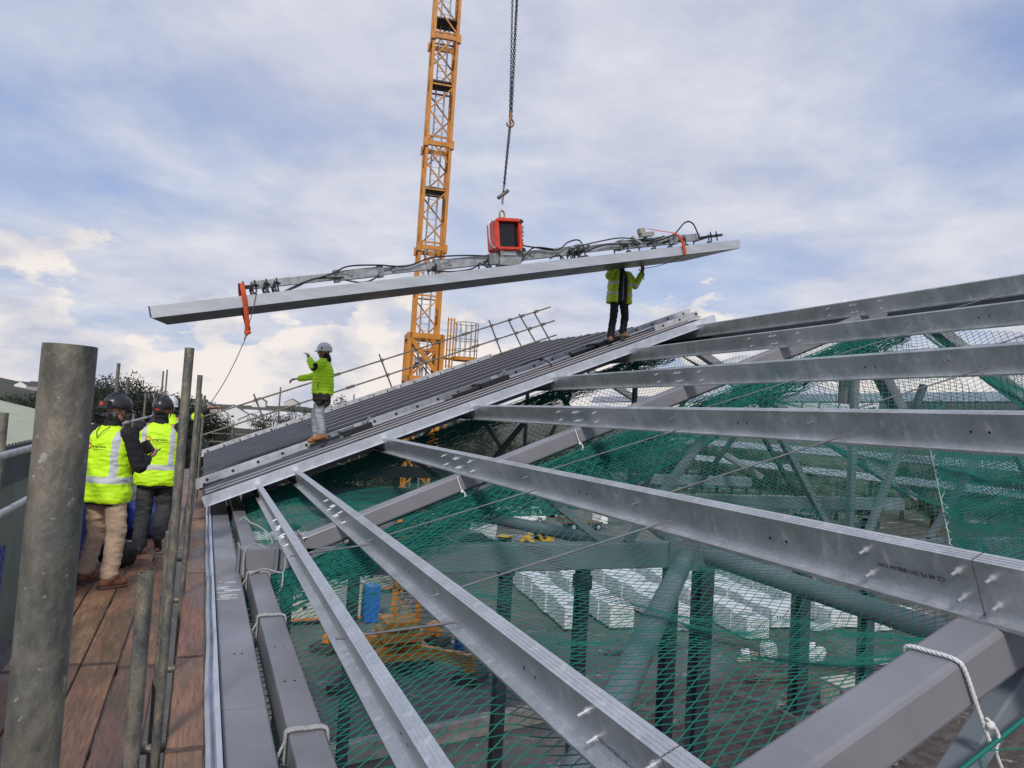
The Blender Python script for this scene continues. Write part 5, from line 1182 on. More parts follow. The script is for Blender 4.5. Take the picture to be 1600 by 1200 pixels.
# vehicles
tyre = mat('tyre', (.02, .02, .02), .8); glassd = mat('dark_glass', (.01, .012, .015), .08, 0)
def wheel(c, r, w, par, ax=V((1, 0, 0))):
    mb = MB(); mb.tube(V(c) - ax * w / 2, V(c) + ax * w / 2, r, 20); t = mb.build('wheel', tyre, par)
    mb = MB(); mb.tube(V(c) - ax * (w / 2 + .01), V(c) + ax * (w / 2 + .01), r * .58, 14); mb.build('rim', zinc, t)
def vehicle(name, x, y, ang, prof, width, body_m, label, cat, glass, wheels, lift_=.0, tall=1):
    """side profile (along, up) extruded to the width"""
    r = empty(name, (x, y, GZ), label, cat, rz=ang); r['_local'] = 1
    mb = MB(); n = len(prof); w = width / 2; inset = .10
    mid = (max(p[1] for p in prof) * .55)
    def wz(z): return w - (inset * max(0, (z - mid)) / (max(p[1] for p in prof) - mid))
    vs = [V((-wz(p[1]), p[0], p[1])) for p in prof] + [V((wz(p[1]), p[0], p[1])) for p in prof]
    mb.add(vs, [(i, (i + 1) % n, n + (i + 1) % n, n + i) for i in range(n)] + [tuple(range(n)), tuple(range(n, 2 * n))[::-1]])
    o = mb.build('body', body_m, r); bv = o.modifiers.new('b', 'BEVEL'); bv.width = .07; bv.segments = 3
    for (ya, yb, za, zb, side) in glass:
        mb = MB()
        if side: 
            for sg in (-1, 1): mb.add([V((sg * (wz(z) + .012), yy_, z)) for yy_, z in ((ya, za), (yb, za), (yb - .1, zb), (ya + .1, zb))], [(0, 1, 2, 3)])
        else: mb.add([V((xx * (wz(z) - .12), yy_ , z)) for xx, yy_, z in ((-1, ya, za), (1, ya, za), (1, yb, zb), (-1, yb, zb))], [(0, 1, 2, 3)])
        mb.build('window', glassd, r)
    for wy, wr in wheels:
        for sg in (-1, 1): wheel((sg * (w - .08), wy, wr), wr, .2, r)
    for sg in (-1, 1):
        mb = MB(); mb.box((sg * (w - .25), prof[0][0] + (-.02 if prof[0][0] < 0 else .02), .75), (.3, .05, .16)); mb.build('headlight', zinc, r)
        mb = MB(); mb.box((sg * (w - .18), -prof[0][0] + .02, .9), (.14, .05, .3)); mb.build('tail_light', redp, r)
    mb = MB(); mb.box((0, prof[0][0] - .03, .45), (width * .9, .12, .2)); mb.build('bumper', black, r)
    return r
vanp = [(-2.5, .35), (-2.55, .95), (-1.9, 1.25), (-1.35, 2.05), (-1.0, 2.2), (2.4, 2.2), (2.5, 1.9), (2.5, .35)]
vang = [(-1.92, -1.36, 1.28, 2.02, False), (-1.5, -.6, 1.3, 1.85, True), (-.4, .7, 1.3, 1.85, True)]
vehicle('van', 35.9, 79, R(100), vanp, 1.95, white, 'white van parked across the yard, seen just above the middle chord', 'van', vang, ((-1.6, .36), (1.6, .36)))
vehicle('van', 50.5, 92, R(70), vanp, 1.95, white, 'white van parked farther right and partly hidden by the round tube', 'van', vang, ((-1.6, .36), (1.6, .36)))
carp = [(-2.1, .3), (-2.15, .75), (-1.2, .95), (-.5, 1.42), (.9, 1.45), (1.7, 1.0), (2.1, .95), (2.12, .3)]
carg = [(-1.15, -.55, .98, 1.38, False), (-.8, .2, .98, 1.36, True), (.25, 1.2, .98, 1.36, True)]
dkc = mat('car_dark', (.03, .035, .04), .25, .3); slv = mat('car_silver', (.42, .44, .46), .3, .5)
for i, (x, y, a, m_, lb_) in enumerate(((20, 63, 80, dkc, 'dark car parked behind the middle chord, left of the row of cars'), (24, 64, 95, dkc, 'second dark car beside the yellow machine'), (41, 84, 80, dkc, 'dark car right of the white van'), (27.0, 84, 95, slv, 'silver car parked left of the white van'), (22.5, 86, 85, white, 'white car parked far behind the crane'), (31, 88, 100, slv, 'silver car far behind the white van'), (16, 90, 80, dkc, 'dark car at the far end of the yard behind the crane'), (56, 100, 60, slv, 'silver car at the far right of the yard'))):
    vehicle('parked_car', x, y, R(a), carp, 1.75, m_, lb_, 'car', carg, ((-1.3, .31), (1.3, .31)))
# flatbed trailer and grey sheet, yellow dumper
r = empty('trailer', (41.5, 74, GZ), 'long flat trailer with a white headboard beyond the round tubes', 'trailer')
mb = MB(); mb.box((40.6, 74, GZ + .9), (5.2, 2, .18)); mb.box((39.3, 74, GZ + 1.2), (2.2, 1.8, .4)); mb.build('deck', mat('trailer_brown', (.12, .09, .06), .8, 0, 3, .3), r)
mb = MB(); mb.box((43.3, 74, GZ + 1.5), (.9, 2.0, 1.4)); mb.build('headboard', white, r)
for x in (39.4, 40.3, 42.6):
    for y in (73.1, 74.9): wheel((x, y, GZ + .4), .4, .25, r, V((0, 1, 0)))
mb = MB(); mb.box((26.0, 66.8, GZ + 1.0), (2.8, .08, 1.7), Matrix.Rotation(.1, 3, 'Y')); mb.box((25.0, 66.9, GZ + .5), (.1, .3, 1.0)); mb.box((27.0, 66.9, GZ + .5), (.1, .3, 1.0))
tag(mb.build('notice_board', mat('board_grey', (.48, .50, .52), .6)), 'blank pale grey board standing in the yard left of the yellow machine', 'board')
yp = mat('plant_yellow', (.62, .36, .02), .4, 0, 4, .1)
def digger(x, y, a, label):
    r = empty('mini_digger', (x, y, GZ), label, 'digger', rz=a); r['_local'] = 1
    mb = MB()
    for sx in (-.6, .6): mb.bar((sx, -.9, .3), (sx, .9, .3), .3, .5, (0, 0, 1), 0, .1)
    mb.build('track', tyre, r)
    mb = MB(); mb.box((0, .2, .85), (1.3, 1.5, .5)); mb.box((0, .75, 1.15), (1.2, .5, .5)); mb.build('chassis', yp, r)
    mb = MB(); mb.box((-.2, -.1, 1.65), (.8, .9, 1.1)); c_ = mb.build('cab', glassd, r)
    mb = MB(); mb.box((-.2, -.1, 2.25), (.9, 1.0, .08)); mb.build('cab_roof', yp, r)
    mb = MB(); mb.bar((.35, -.5, 1), (.35, -1.9, 2.4), .2, .28); mb.bar((.35, -1.9, 2.4), (.35, -3.1, 1.5), .18, .24); mb.build('boom', yp, r)
    mb = MB(); mb.box((.35, -3.2, 1.1), (.5, .45, .5)); mb.build('bucket', blackm, r)
    return r
digger(30, 61.6, R(-60), 'small yellow digger just above the middle chord in the yard'); digger(24.2, 57, R(40), 'small yellow digger at the far end of the leftmost pack row'); digger(31.5, 57.5, R(120), 'small yellow digger between the far ends of the pack rows')
for i, (x, y, w, d) in enumerate(((20.8, 66.5, 4.5, 1.2), (33.5, 62.5, 5, 1.4), (14.5, 58.5, 4, 1.6), (47, 78, 6, 2), (21, 80, 3.5, 1.2))):    # stacked steel bars/frames
    mb = MB(); rng = random.Random(i)
    for k in range(14): 
        yy_ = y + rng.uniform(-d / 2, d / 2); z = GZ + .15 + rng.random() * 1.3; mb.bar((x - w / 2, yy_, z), (x + w / 2, yy_ + rng.uniform(-.3, .3), z + rng.uniform(-.1, .1)), .07, .07)
    for k in range(5): xx = x - w / 2 + w * k / 4; mb.bar((xx, y - d / 2, GZ), (xx, y - d / 2, GZ + 1.6), .08, .08); mb.bar((xx, y + d / 2, GZ), (xx, y + d / 2, GZ + 1.6), .08, .08)
    tag(mb.build('steel_rack', mat('rack_steel', (.2, .23, .24), .5, .4)), 'rack of steel bars in the yard, %s of five racks from the crane outwards' % words[i], 'rack', 'racks of steel bars')
# hoops of a bike shelter / arcs seen behind the middle rafter
for i in range(3):
    x = 24.5 + i * 3.2; mb = MB(); vs = []
    for j in range(13):
        a = math.pi * j / 12; vs += [V((x - 1.5 * math.cos(a), 74, GZ + 1.2 + 1.0 * math.sin(a))), V((x - 1.5 * math.cos(a), 77, GZ + 1.2 + 1.0 * math.sin(a)))]
    mb.add(vs, [(2 * j, 2 * j + 2, 2 * j + 3, 2 * j + 1) for j in range(12)]); mb.add([v + V((0, 0, -.05)) for v in vs], [(2 * j, 2 * j + 1, 2 * j + 3, 2 * j + 2) for j in range(12)])
    for s_ in (-1.5, 1.5):
        for yq in (74, 77): mb.tube((x + s_, yq, GZ), (x + s_, yq, GZ + 1.2), .05, 6)
    tag(mb.build('curved_shelter', mat('shelter_white', (.58, .6, .6), .4)), 'small shelter with a curved white roof, %s of three in the far yard' % words[i], 'shelter', 'curved roof shelters')

# ---------------------------------------------------------------- the neighbouring shed on the left
shed = empty('green_shed', (-14, 40, GZ), 'long green clad shed with a pale cream green roof at the left edge', 'building')
def clad(name, c, d, freq, rough=.6):
    m = bpy.data.materials.new(name); m.use_nodes = True; t = m.node_tree; b = t.nodes['Principled BSDF']; b.inputs['Roughness'].default_value = rough
    tc = N(t, 'ShaderNodeTexCoord'); n = N(t, 'ShaderNodeTexNoise'); n.inputs['Scale'].default_value = .6; n.inputs['Detail'].default_value = 6; t.links.new(tc.outputs['Object'], n.inputs[0])
    r = N(t, 'ShaderNodeValToRGB'); e = r.color_ramp.elements; e[0].position, e[0].color = .3, (*c, 1); e[1].position, e[1].color = .7, (*d, 1); t.links.new(n.outputs[0], r.inputs[0]); t.links.new(r.outputs[0], b.inputs['Base Color'])
    return m
ex, ez, rx_, rz_ = -8.0, -2.35, -20.5, .45
def ribbed(name, a, b, dirv, nrm, n, amp, m, par):   # ribs run along dirv, repeated from a to b
    mb = MB(); vs = []; k = n * 4
    for i in range(k + 1):
        p = lp(a, b, i / k) + V(nrm) * (amp if (i % 4) in (1, 2) else 0); vs += [p, p + V(dirv)]
    mb.add(vs, [(2 * i, 2 * i + 2, 2 * i + 3, 2 * i + 1) for i in range(k)]); return mb.build(name, m, par, normals=False)
slope_v = V((rx_ - ex, 0, rz_ - ez))
ribbed('roof', (ex + .25, 14, ez - .05), (ex + .25, 67, ez - .05), slope_v, (0, 0, 1), 90, .05, clad('roof_cream', (.30, .33, .24), (.40, .42, .32), 1), shed)
ribbed('far_roof', (rx_, 14, rz_), (rx_, 67, rz_), V((rx_ - ex, 0, ez - rz_)), (0, 0, 1), 60, .05, MATS.get('x') or clad('roof_cream_b', (.30, .33, .24), (.40, .42, .32), 1), shed)
ribbed('upper_cladding', (ex, 14, -4.35), (ex, 66.6, -4.35), V((0, 0, 1.95)), (1, 0, 0), 150, .04, clad('clad_dark', (.05, .065, .06), (.07, .085, .08), 1), shed)
mb = MB(); mb.box((ex - .12, 40.3, -8.2), (.2, 52.6, 7.7)); mb.build('lower_wall', clad('clad_pale', (.10, .12, .095), (.15, .17, .135), 1), shed)
mb = MB(); mb.bar((ex + .32, 14, ez - .14), (ex + .32, 67, ez - .14), .2, .16); mb.build('gutter', mat('gutter_dark', (.03, .04, .045), .5), shed)
mb = MB(); a = [V((ex, 66.8, GZ)), V((ex, 66.8, ez)), V((rx_, 66.8, rz_)), V((2 * rx_ - ex, 66.8, ez)), V((2 * rx_ - ex, 66.8, GZ))]; mb.add(a, [(0, 1, 2, 3, 4)]); mb.add([p - V((0, 52.6, 0)) for p in a], [(0, 1, 2, 3, 4)]); mb.build('gable_wall', clad('clad_g', (.06, .08, .07), (.08, .1, .09), 1), shed)
for i, y in enumerate((24, 36, 50)):
    mb = MB(); p = lp((ex, y, ez), (rx_, y, rz_), .35); mb.bar(p, lp((ex, y, ez), (rx_, y, rz_), .8), 1.2, .06, (0, 0, 1)); mb.build('rooflight', mat('rooflight', (.38, .40, .36), .4), shed)

# ---------------------------------------------------------------- trees
def leaf_mat(name, a, b):
    m = bpy.data.materials.new(name); m.use_nodes = True; t = m.node_tree; p = t.nodes['Principled BSDF']; p.inputs['Roughness'].default_value = .75
    tc = N(t, 'ShaderNodeTexCoord'); n = N(t, 'ShaderNodeTexNoise'); n.inputs['Scale'].default_value = .9; n.inputs['Detail'].default_value = 5; t.links.new(tc.outputs['Object'], n.inputs[0])
    r = N(t, 'ShaderNodeValToRGB'); e = r.color_ramp.elements; e[0].position, e[0].color = .35, (*a, 1); e[1].position, e[1].color = .68, (*b, 1); t.links.new(n.outputs[0], r.inputs[0]); t.links.new(r.outputs[0], p.inputs['Base Color']); return m
leafA = leaf_mat('pine_foliage', (.010, .018, .010), (.035, .048, .022)); leafB = leaf_mat('scrub_foliage', (.018, .026, .012), (.06, .07, .035)); bark = mat('bark', (.06, .045, .035), .9, 0, 6, .3)
def tree_meshes(kind, seed):
    rng = random.Random(seed); H = 1.0; tb = MB(); tips = []
    tb.path([(0, 0, 0), (.01, 0, .3), (.0, .015, .6), (.01, 0, .9)], [.028, .022, .014, .005], 7)
    for i in range(16):
        z = rng.uniform(.28, .88) if kind == 'pine' else rng.uniform(.15, .8); a = rng.uniform(0, 2 * math.pi); L = (.30 * (1.05 - z) + .10) * rng.uniform(.7, 1.2) if kind == 'pine' else rng.uniform(.18, .36) * (1.1 - .5 * z)
        e = V((math.cos(a) * L, math.sin(a) * L, z + L * rng.uniform(.05, .45))); tb.path([(0, 0, z), lp((0, 0, z), e, .5) + V((0, 0, -.01)), e], [.012, .007, .003], 5); tips.append((e, L)); tips.append((lp((0, 0, z), e, .62), L))
    tips += [(V((0, 0, .93)), .12), (V((.02, .02, .86)), .18)]
    lb_ = MB()
    for e, L in tips:
        r0 = .055 + .22 * L; n = 150
        for k in range(n):
            q = V((rng.gauss(0, 1), rng.gauss(0, 1), rng.gauss(0, .7))).normalized() * r0 * rng.uniform(.3, 1.15) ** .6
            c = e + q + V((0, 0, .02)); s = rng.uniform(.0045, .0115); u = V((rng.uniform(-1, 1), rng.uniform(-1, 1), rng.uniform(-.4, 1.4))).normalized(); w = u.orthogonal().normalized()
            w = Quaternion(u, rng.uniform(0, 6.3)) @ w
            lb_.add([c - w * s * .5, c + w * s * .5, c + u * s * 1.9], [(0, 1, 2)]); 
            lb_.add([c - w * s * .6 + u * s * .3, c + w * s * .6 - u * s * .3, c + w.cross(u) * s * 1.4], [(0, 1, 2)])
    return tb, lb_
protos = {}
def tree(kind, seed, x, y, zb, H, W, label, group, m):
    key = (kind, seed)
    r = empty('pine_tree' if kind == 'pine' else 'bushy_tree', (x, y, zb), label, 'tree', group, rz=(x * 7 + y) % 6.28); r['_local'] = 1; r.scale = (W, W, H)
    if key not in protos:
        tb, lb_ = tree_meshes(kind, seed); t = tb.build('trunk', bark, r, normals=False); c = lb_.build('crown', m, r, normals=False); protos[key] = (t.data, c.data)
    else:
        for nm, d in zip(('trunk', 'crown'), protos[key]): o = bpy.data.objects.new(nm, d); COL.objects.link(o); o.parent = r
rng = random.Random(77); i = 0
for k in range(21):      # the dark belt behind the shed and the scaffold
    ratio = -.36 + .0185 * k; y = 68 + rng.uniform(0, 12) + (3 if k > 12 else 0); top = .022 + .006 * rng.uniform(-1, 1) if ratio < -.14 else (.030 if ratio < -.075 else .016) + .007 * rng.uniform(-1, 1)
    if ratio > -.02: top -= .012
    if ratio < -.15: top -= .016
    top -= .011
    H = top * y - GZ; tree('pine', 1 + k % 4, ratio * y, y, GZ, H, H * rng.uniform(.75, 1.0), 'dark evergreen behind the shed, %s' % ('%s from the left edge' % (words + ['ninth', 'tenth', 'eleventh', 'twelfth', 'thirteenth', 'fourteenth', 'fifteenth', 'sixteenth', 'seventeenth', 'eighteenth', 'nineteenth', 'twentieth', 'twenty first'])[k]), 'dark evergreens behind the shed', leafA)
num = words + ['ninth', 'tenth', 'eleventh', 'twelfth', 'thirteenth', 'fourteenth', 'fifteenth', 'sixteenth', 'seventeenth', 'eighteenth', 'nineteenth', 'twentieth', 'twenty first', 'twenty second', 'twenty third', 'twenty fourth']
for k in range(12):      # lower mid belt towards the crane
    ratio = .085 + .021 * k; y = 92 + rng.uniform(-4, 9); top = (-.004 if k < 3 else .012) + .006 * rng.uniform(-1, 1); H = top * y - GZ
    tree('bush', 11 + k % 3, ratio * y, y, GZ, H, H * rng.uniform(.8, 1.1), 'dark bushy tree below the hanging panel, %s from the left of its line' % num[k], 'bushy trees beyond the yard', leafA)
for k in range(20):
    ratio = .33 + .032 * k; y = 112 + rng.uniform(-8, 14); top = -.02 + .012 * rng.uniform(-1, 1); H = top * y - GZ
    tree('bush', 11 + k % 3, ratio * y, y, GZ, H, H * rng.uniform(1.0, 1.5), 'bushy tree seen under the roof, %s to the right of the crane' % num[k], 'bushy trees seen under the roof', leafB)
for k in range(10):
    ratio = 1.0 + .085 * k; y = 80 + rng.uniform(-8, 10); top = -.05 + .012 * rng.uniform(-1, 1); H = max(3, top * y - GZ)
    tree('bush', 11 + k % 3, ratio * y, y, GZ, H, H * rng.uniform(1.2, 1.6), 'bushy tree far to the right beyond the nets, %s in line' % num[k], 'bushy trees seen through the nets', leafB)

# ---------------------------------------------------------------- houses
slate = mat('slate', (.06, .065, .07), .6, 0, 5, .2); render_w = mat('white_render', (.72, .72, .72), .7)
def house(x, y, z, w, d, h, rz, label, group, wallm=render_w, roofm=slate, wins=3):
    r = empty('house', (x, y, z), label, 'house', group, rz=rz); r['_local'] = 1
    mb = MB(); rh_ = w * .28; vs = [(-w/2, -d/2, -3), (w/2, -d/2, -3), (w/2, -d/2, h), (0, -d/2, h + rh_), (-w/2, -d/2, h)]; vs += [(a, d/2, c) for a, b_, c in vs[:5]]
    mb.add(vs, [(0, 1, 2, 3, 4), (9, 8, 7, 6, 5), (1, 6, 7, 2), (5, 0, 4, 9), (0, 5, 6, 1)]); mb.build('walls', wallm, r)
    mb = MB(); o_ = .3
    for sg in (-1, 1): mb.add([V((0, -d/2 - o_, h + rh_ + .12)), V((0, d/2 + o_, h + rh_ + .12)), V((sg * (w/2 + o_), d/2 + o_, h - .1)), V((sg * (w/2 + o_), -d/2 - o_, h - .1)), V((0, -d/2 - o_, h + rh_ + .02)), V((0, d/2 + o_, h + rh_ + .02)), V((sg * (w/2 + o_), d/2 + o_, h - .2)), V((sg * (w/2 + o_), -d/2 - o_, h - .2))], [(0, 1, 2, 3), (7, 6, 5, 4), (0, 3, 7, 4), (1, 5, 6, 2), (2, 6, 7, 3)])
    mb.build('roof', roofm, r)
    for k in range(wins):
        mb = MB(); mb.box((-w/2 + w * (k + 1) / (wins + 1), -d/2 - .02, h * .62), (w * .09, .06, h * .22)); mb.build('window', glassd, r)
    return r
house(.014 * 240, 240, -5.2, 7, 9, 2.2, R(-6), 'white gabled house peeping beside the raised hand', 'white houses in the middle distance', wins=1)
house(.034 * 240, 240, -5.2, 9.5, 8, 2.2, R(-4), 'white gabled house with a round dark window, right of the raised hand', 'white houses in the middle distance', wins=1)
house(.056 * 240, 238, -5.6, 7, 6, 1.0, R(-4), 'low white gabled annex between the white houses', 'white houses in the middle distance', wins=1)
house(.098 * 240, 242, -6.0, 9, 24, 1.8, R(84), 'long white building with a pale roof behind the sloping rail', 'white houses in the middle distance', roofm=mat('pale_roof', (.6, .61, .62), .6), wins=0)
rng = random.Random(9); hn = 0
cols_ = [render_w, mat('render_cream', (.5, .48, .42), .8), mat('render_grey', (.3, .3, .3), .8)]
placed = 0
for k in range(34):
    u = rng.uniform(-.62, .30); y = rng.uniform(500, 700) if u < -.02 else rng.uniform(510, 585); x = u * y * 1.0
    z = drop(hillA if x < -60 else hillB, x, y, None)
    if z is None or z < GZ + 6: z2 = drop(hillB, x, y, None); z = z2 if z2 is not None else GZ
    house(x, y, z, rng.uniform(7, 11), rng.uniform(8, 16), rng.uniform(2.6, 4.5), R(rng.choice((80, 100, 10, -15))), 'tiny house on the far hill, %s counted along the slope' % (num + ['twenty fifth', 'twenty sixth', 'twenty seventh', 'twenty eighth', 'twenty ninth', 'thirtieth', 'thirty first', 'thirty second', 'thirty third', 'thirty fourth'])[k], 'tiny houses on the far hill', cols_[k % 3], wins=0)
# ---------------------------------------------------------------- people
skin = mat('skin', (.42, .22, .15), .55, 0, 12, .08)
lime = None
def hivis(name, bands_z, bands_x, col=(.60, 1.0, .010), ztop=None, zx=None):
    m = bpy.data.materials.new(name); m.use_nodes = True; t = m.node_tree; b = t.nodes['Principled BSDF']; b.inputs['Roughness'].default_value = .62
    tc = N(t, 'ShaderNodeTexCoord'); s = N(t, 'ShaderNodeSeparateXYZ'); t.links.new(tc.outputs['Object'], s.inputs[0])
    def mth(op, a, c=0.0):
        k = N(t, 'ShaderNodeMath', operation=op)
        for i, x in enumerate((a, c)):
            if isinstance(x, (int, float)): k.inputs[i].default_value = x
            else: t.links.new(x, k.inputs[i])
        return k.outputs[0]
    f = None
    def orr(a, c): return c if a is None else mth('MAXIMUM', a, c)
    for z0, z1 in bands_z: f = orr(f, mth('MULTIPLY', mth('GREATER_THAN', s.outputs[2], z0), mth('LESS_THAN', s.outputs[2], z1)))
    ax = mth('ABSOLUTE', s.outputs[0])
    for x0, x1 in bands_x: f = orr(f, mth('MULTIPLY', mth('MULTIPLY', mth('GREATER_THAN', ax, x0), mth('LESS_THAN', ax, x1)), mth('GREATER_THAN', s.outputs[2], zx or 1.0)))
    mx = N(t, 'ShaderNodeMixRGB'); mx.inputs[1].default_value = (*col, 1); mx.inputs[2].default_value = (.50, .52, .55, 1)
    n = N(t, 'ShaderNodeTexNoise'); n.inputs['Scale'].default_value = 3.0; n.inputs['Detail'].default_value = 3; t.links.new(tc.outputs['Object'], n.inputs[0])
    hs_ = N(t, 'ShaderNodeMixRGB'); hs_.inputs[1].default_value = (col[0] * .9, col[1] * .88, col[2], 1); hs_.inputs[2].default_value = (*col, 1); t.links.new(n.outputs[0], hs_.inputs[0]); t.links.new(hs_.outputs[0], mx.inputs[1])
    if f is not None: t.links.new(f, mx.inputs[0])
    else: mx.inputs[0].default_value = 0
    t.links.new(mx.outputs[0], b.inputs['Base Color'])
    n2 = N(t, 'ShaderNodeTexNoise'); n2.inputs['Scale'].default_value = 9; n2.inputs['Detail'].default_value = 4; n2.inputs['Distortion'].default_value = .8; t.links.new(tc.outputs['Object'], n2.inputs[0])
    bp = N(t, 'ShaderNodeBump'); bp.inputs['Strength'].default_value = .5; bp.inputs['Distance'].default_value = .02; t.links.new(n2.outputs[0], bp.inputs['Height']); t.links.new(bp.outputs[0], b.inputs['Normal'])
    return m
def cap(mb, a, b, ra, rb, n=16):
    a, b = V(a), V(b); mb.ball(a, ra, n, 10); mb.ball(b, rb, n, 10); mb.tube(a, b, ra, n, rb)
def fuse(name, mb, m, parent, vox=.01, smooth=4, wr=None, cut=None):
    me = bpy.data.meshes.new('tmp'); me.from_pydata([tuple(v) for v in mb.v], [], mb.f); o = bpy.data.objects.new('tmp', me); COL.objects.link(o)
    rm = o.modifiers.new('r', 'REMESH'); rm.mode = 'VOXEL'; rm.voxel_size = vox
    if smooth: sm = o.modifiers.new('s', 'SMOOTH'); sm.factor = .5; sm.iterations = smooth
    bpy.context.view_layer.update(); dg = bpy.context.evaluated_depsgraph_get()
    me2 = bpy.data.meshes.new_from_object(o.evaluated_get(dg)); bpy.data.objects.remove(o); me2.name = name
    if wr: 
        ns = [v.normal.copy() for v in me2.vertices]
        for v, n_ in zip(me2.vertices, ns): v.co += n_ * wr(v.co)
    if cut:
        bm = bmesh.new(); bm.from_mesh(me2)
        for co, no in cut:
            g = bm.verts[:] + bm.edges[:] + bm.faces[:]; bmesh.ops.bisect_plane(bm, geom=g, plane_co=co, plane_no=no, clear_outer=True)
        bm.to_mesh(me2); bm.free()
    for p in me2.polygons: p.use_smooth = True
    me2.materials.clear(); me2.materials.append(m)
    ob = bpy.data.objects.new(name, me2); COL.objects.link(ob); ob.parent = parent; return ob
def wrinkle(a, f, st=(1, 1, 1), seed=0):
    def w(c):
        q = V((c.x * st[0] * f + seed, c.y * st[1] * f, c.z * st[2] * f)); return a * (noise.noise(q) + .5 * abs(noise.noise(q * 2.1)))
    return w
def hand(mb, w, d, pn, side, curl=.5, s=1.0, spread=.12):
    """w wrist, d direction of the hand, pn the way the palm looks, side +1 puts the thumb on d x pn"""
    w, d, pn = V(w), V(d).normalized(), V(pn).normalized(); pn = (pn - d * pn.dot(d)).normalized(); sx = d.cross(pn) * side
    for k in range(4):
        o = (1.5 - k) * .021 * s; cap(mb, w + sx * o * .5, w + d * .088 * s + sx * o, .017 * s, .0125 * s, 10)
    ln = (.040, .046, .043, .033)
    for k in range(4):
        o = (1.5 - k) * .022 * s; p = w + d * .092 * s + sx * o; dd = (d + sx * (1.5 - k) * spread).normalized(); c = curl * (1 + .12 * k)
        rr = .0098 * s if k < 3 else .0085 * s
        for j in range(3):
            a = c * (.55 + .5 * j); dirn = (dd * math.cos(a) + pn * math.sin(a)).normalized(); q = p + dirn * ln[k] * s * (1, .68, .55)[j]
            cap(mb, p, q, rr * (1 - .09 * j), rr * (.92 - .09 * j), 8); p = q
    p = w + d * .022 * s + sx * .03 * s; q = p + (d * .55 + sx * .75 + pn * .3).normalized() * .045 * s; cap(mb, p, q, .0145 * s, .0115 * s, 8); q2 = q + (d * .85 + sx * .25 + pn * .45).normalized() * .036 * s; cap(mb, q, q2, .011 * s, .009 * s, 8)
def head(mb, hc, yaw=0, pitch=0):
    Rm = Matrix.Rotation(yaw, 3, 'Z') @ Matrix.Rotation(pitch, 3, 'X')
    def T(x, y, z): return V(hc) + Rm @ V((x, y, z))
    mb.ball(T(0, -.012, .035), (.078, .098, .092), 20, 14, rot=Rm); mb.ball(T(0, .02, -.03), (.062, .072, .075), 16, 12, rot=Rm)
    mb.ball(T(0, .045, -.078), (.036, .036, .03), 12, 8, rot=Rm); cap(mb, T(0, .088, .012), T(0, .108, -.022), .009, .0135, 8); mb.ball(T(0, .082, .03), (.045, .014, .010), 10, 8, rot=Rm)
    mb.ball(T(0, .083, -.052), (.022, .012, .009), 10, 8, rot=Rm)
    for sg in (-1, 1): mb.ball(T(sg * .079, -.005, -.005), (.010, .022, .032), 8, 8, rot=Rm); mb.ball(T(sg * .03, .068, -.02), (.024, .02, .02), 8, 8, rot=Rm)
    return T
def helmet(T_rot, hc, m, parent, brim=True, extras=None):
    Rm = T_rot; mb = MB(); n, k = 32, 12; vs = []; fs = []
    for i in range(k + 1):
        t = (i / k) * math.pi * .5; r = math.sin(t); z = math.cos(t)
        for j in range(n):
            a = 2 * math.pi * j / n; f = 1 + .02 * math.cos(4 * a) * r
            vs.append(V(hc) + Rm @ V((.112 * r * f * math.cos(a), .138 * r * f * math.sin(a) - .008, .03 + .125 * z)))
    m1 = len(vs)
    for dz, e in ((-.028, 1.0), (-.032, .94)):
        for j in range(n):
            a = 2 * math.pi * j / n; vs.append(V(hc) + Rm @ V((.112 * e * math.cos(a), .138 * e * math.sin(a) - .008, .03 + dz)))
    fs = [(i * n + j, (i + 1) * n + j, (i + 1) * n + (j + 1) % n, i * n + (j + 1) % n) for i in range(k + 2) for j in range(n)]
    mb.add(vs, fs, 0, True)
    for y in (-.03, .03): mb.path([V(hc) + Rm @ V((y, .13 * math.cos(t) - .008, .03 + .128 * math.sin(t))) for t in [math.pi * q / 14 for q in range(1, 14)]], .006, 5)
    h = mb.build('helmet', m, parent)
    if brim:
        mb = MB(); vs = []
        for j in range(15):
            a = math.pi * (.14 + .72 * j / 14); vs += [V(hc) + Rm @ V((.110 * math.cos(a), .134 * math.sin(a) - .008, .008)), V(hc) + Rm @ V((.118 * math.cos(a), .185 * math.sin(a) ** .9 - .008, -.008))]
        mb.add(vs, [(2 * j, 2 * j + 1, 2 * j + 3, 2 * j + 2) for j in range(14)]); mb.add([v - V((0, 0, .006)) for v in vs], [(2 * j, 2 * j + 2, 2 * j + 3, 2 * j + 1) for j in range(14)]); mb.build('peak', m, h)
    mb = MB()
    for sg in (-1, 1): mb.path([V(hc) + Rm @ V(p) for p in ((sg * .10, .03, 0), (sg * .088, .03, -.05), (sg * .05, .05, -.105), (0, .06, -.118))], .005, 5); mb.path([V(hc) + Rm @ V(p) for p in ((sg * .10, -.06, 0), (sg * .09, -.01, -.05), (sg * .075, .035, -.085))], .005, 5)
    mb.build('chin_strap', black, h)
    return h
def boot(mb, ank, d, heel=0.0, s=1.0):
    a = V(ank); d = V(d).normalized(); up = V((0, 0, 1))
    cap(mb, a + V((0, 0, .07)), a - up * .02 * s, .062, .058); cap(mb, a - d * .035 - up * .038 * s, a + d * .11 - up * .045 * s, .047, .044); mb.ball(a + d * .135 * s - up * .042, (.050, .050, .042)); cap(mb, a + d * .02 + up * .01, a + d * .09 - up * .018, .050, .042)
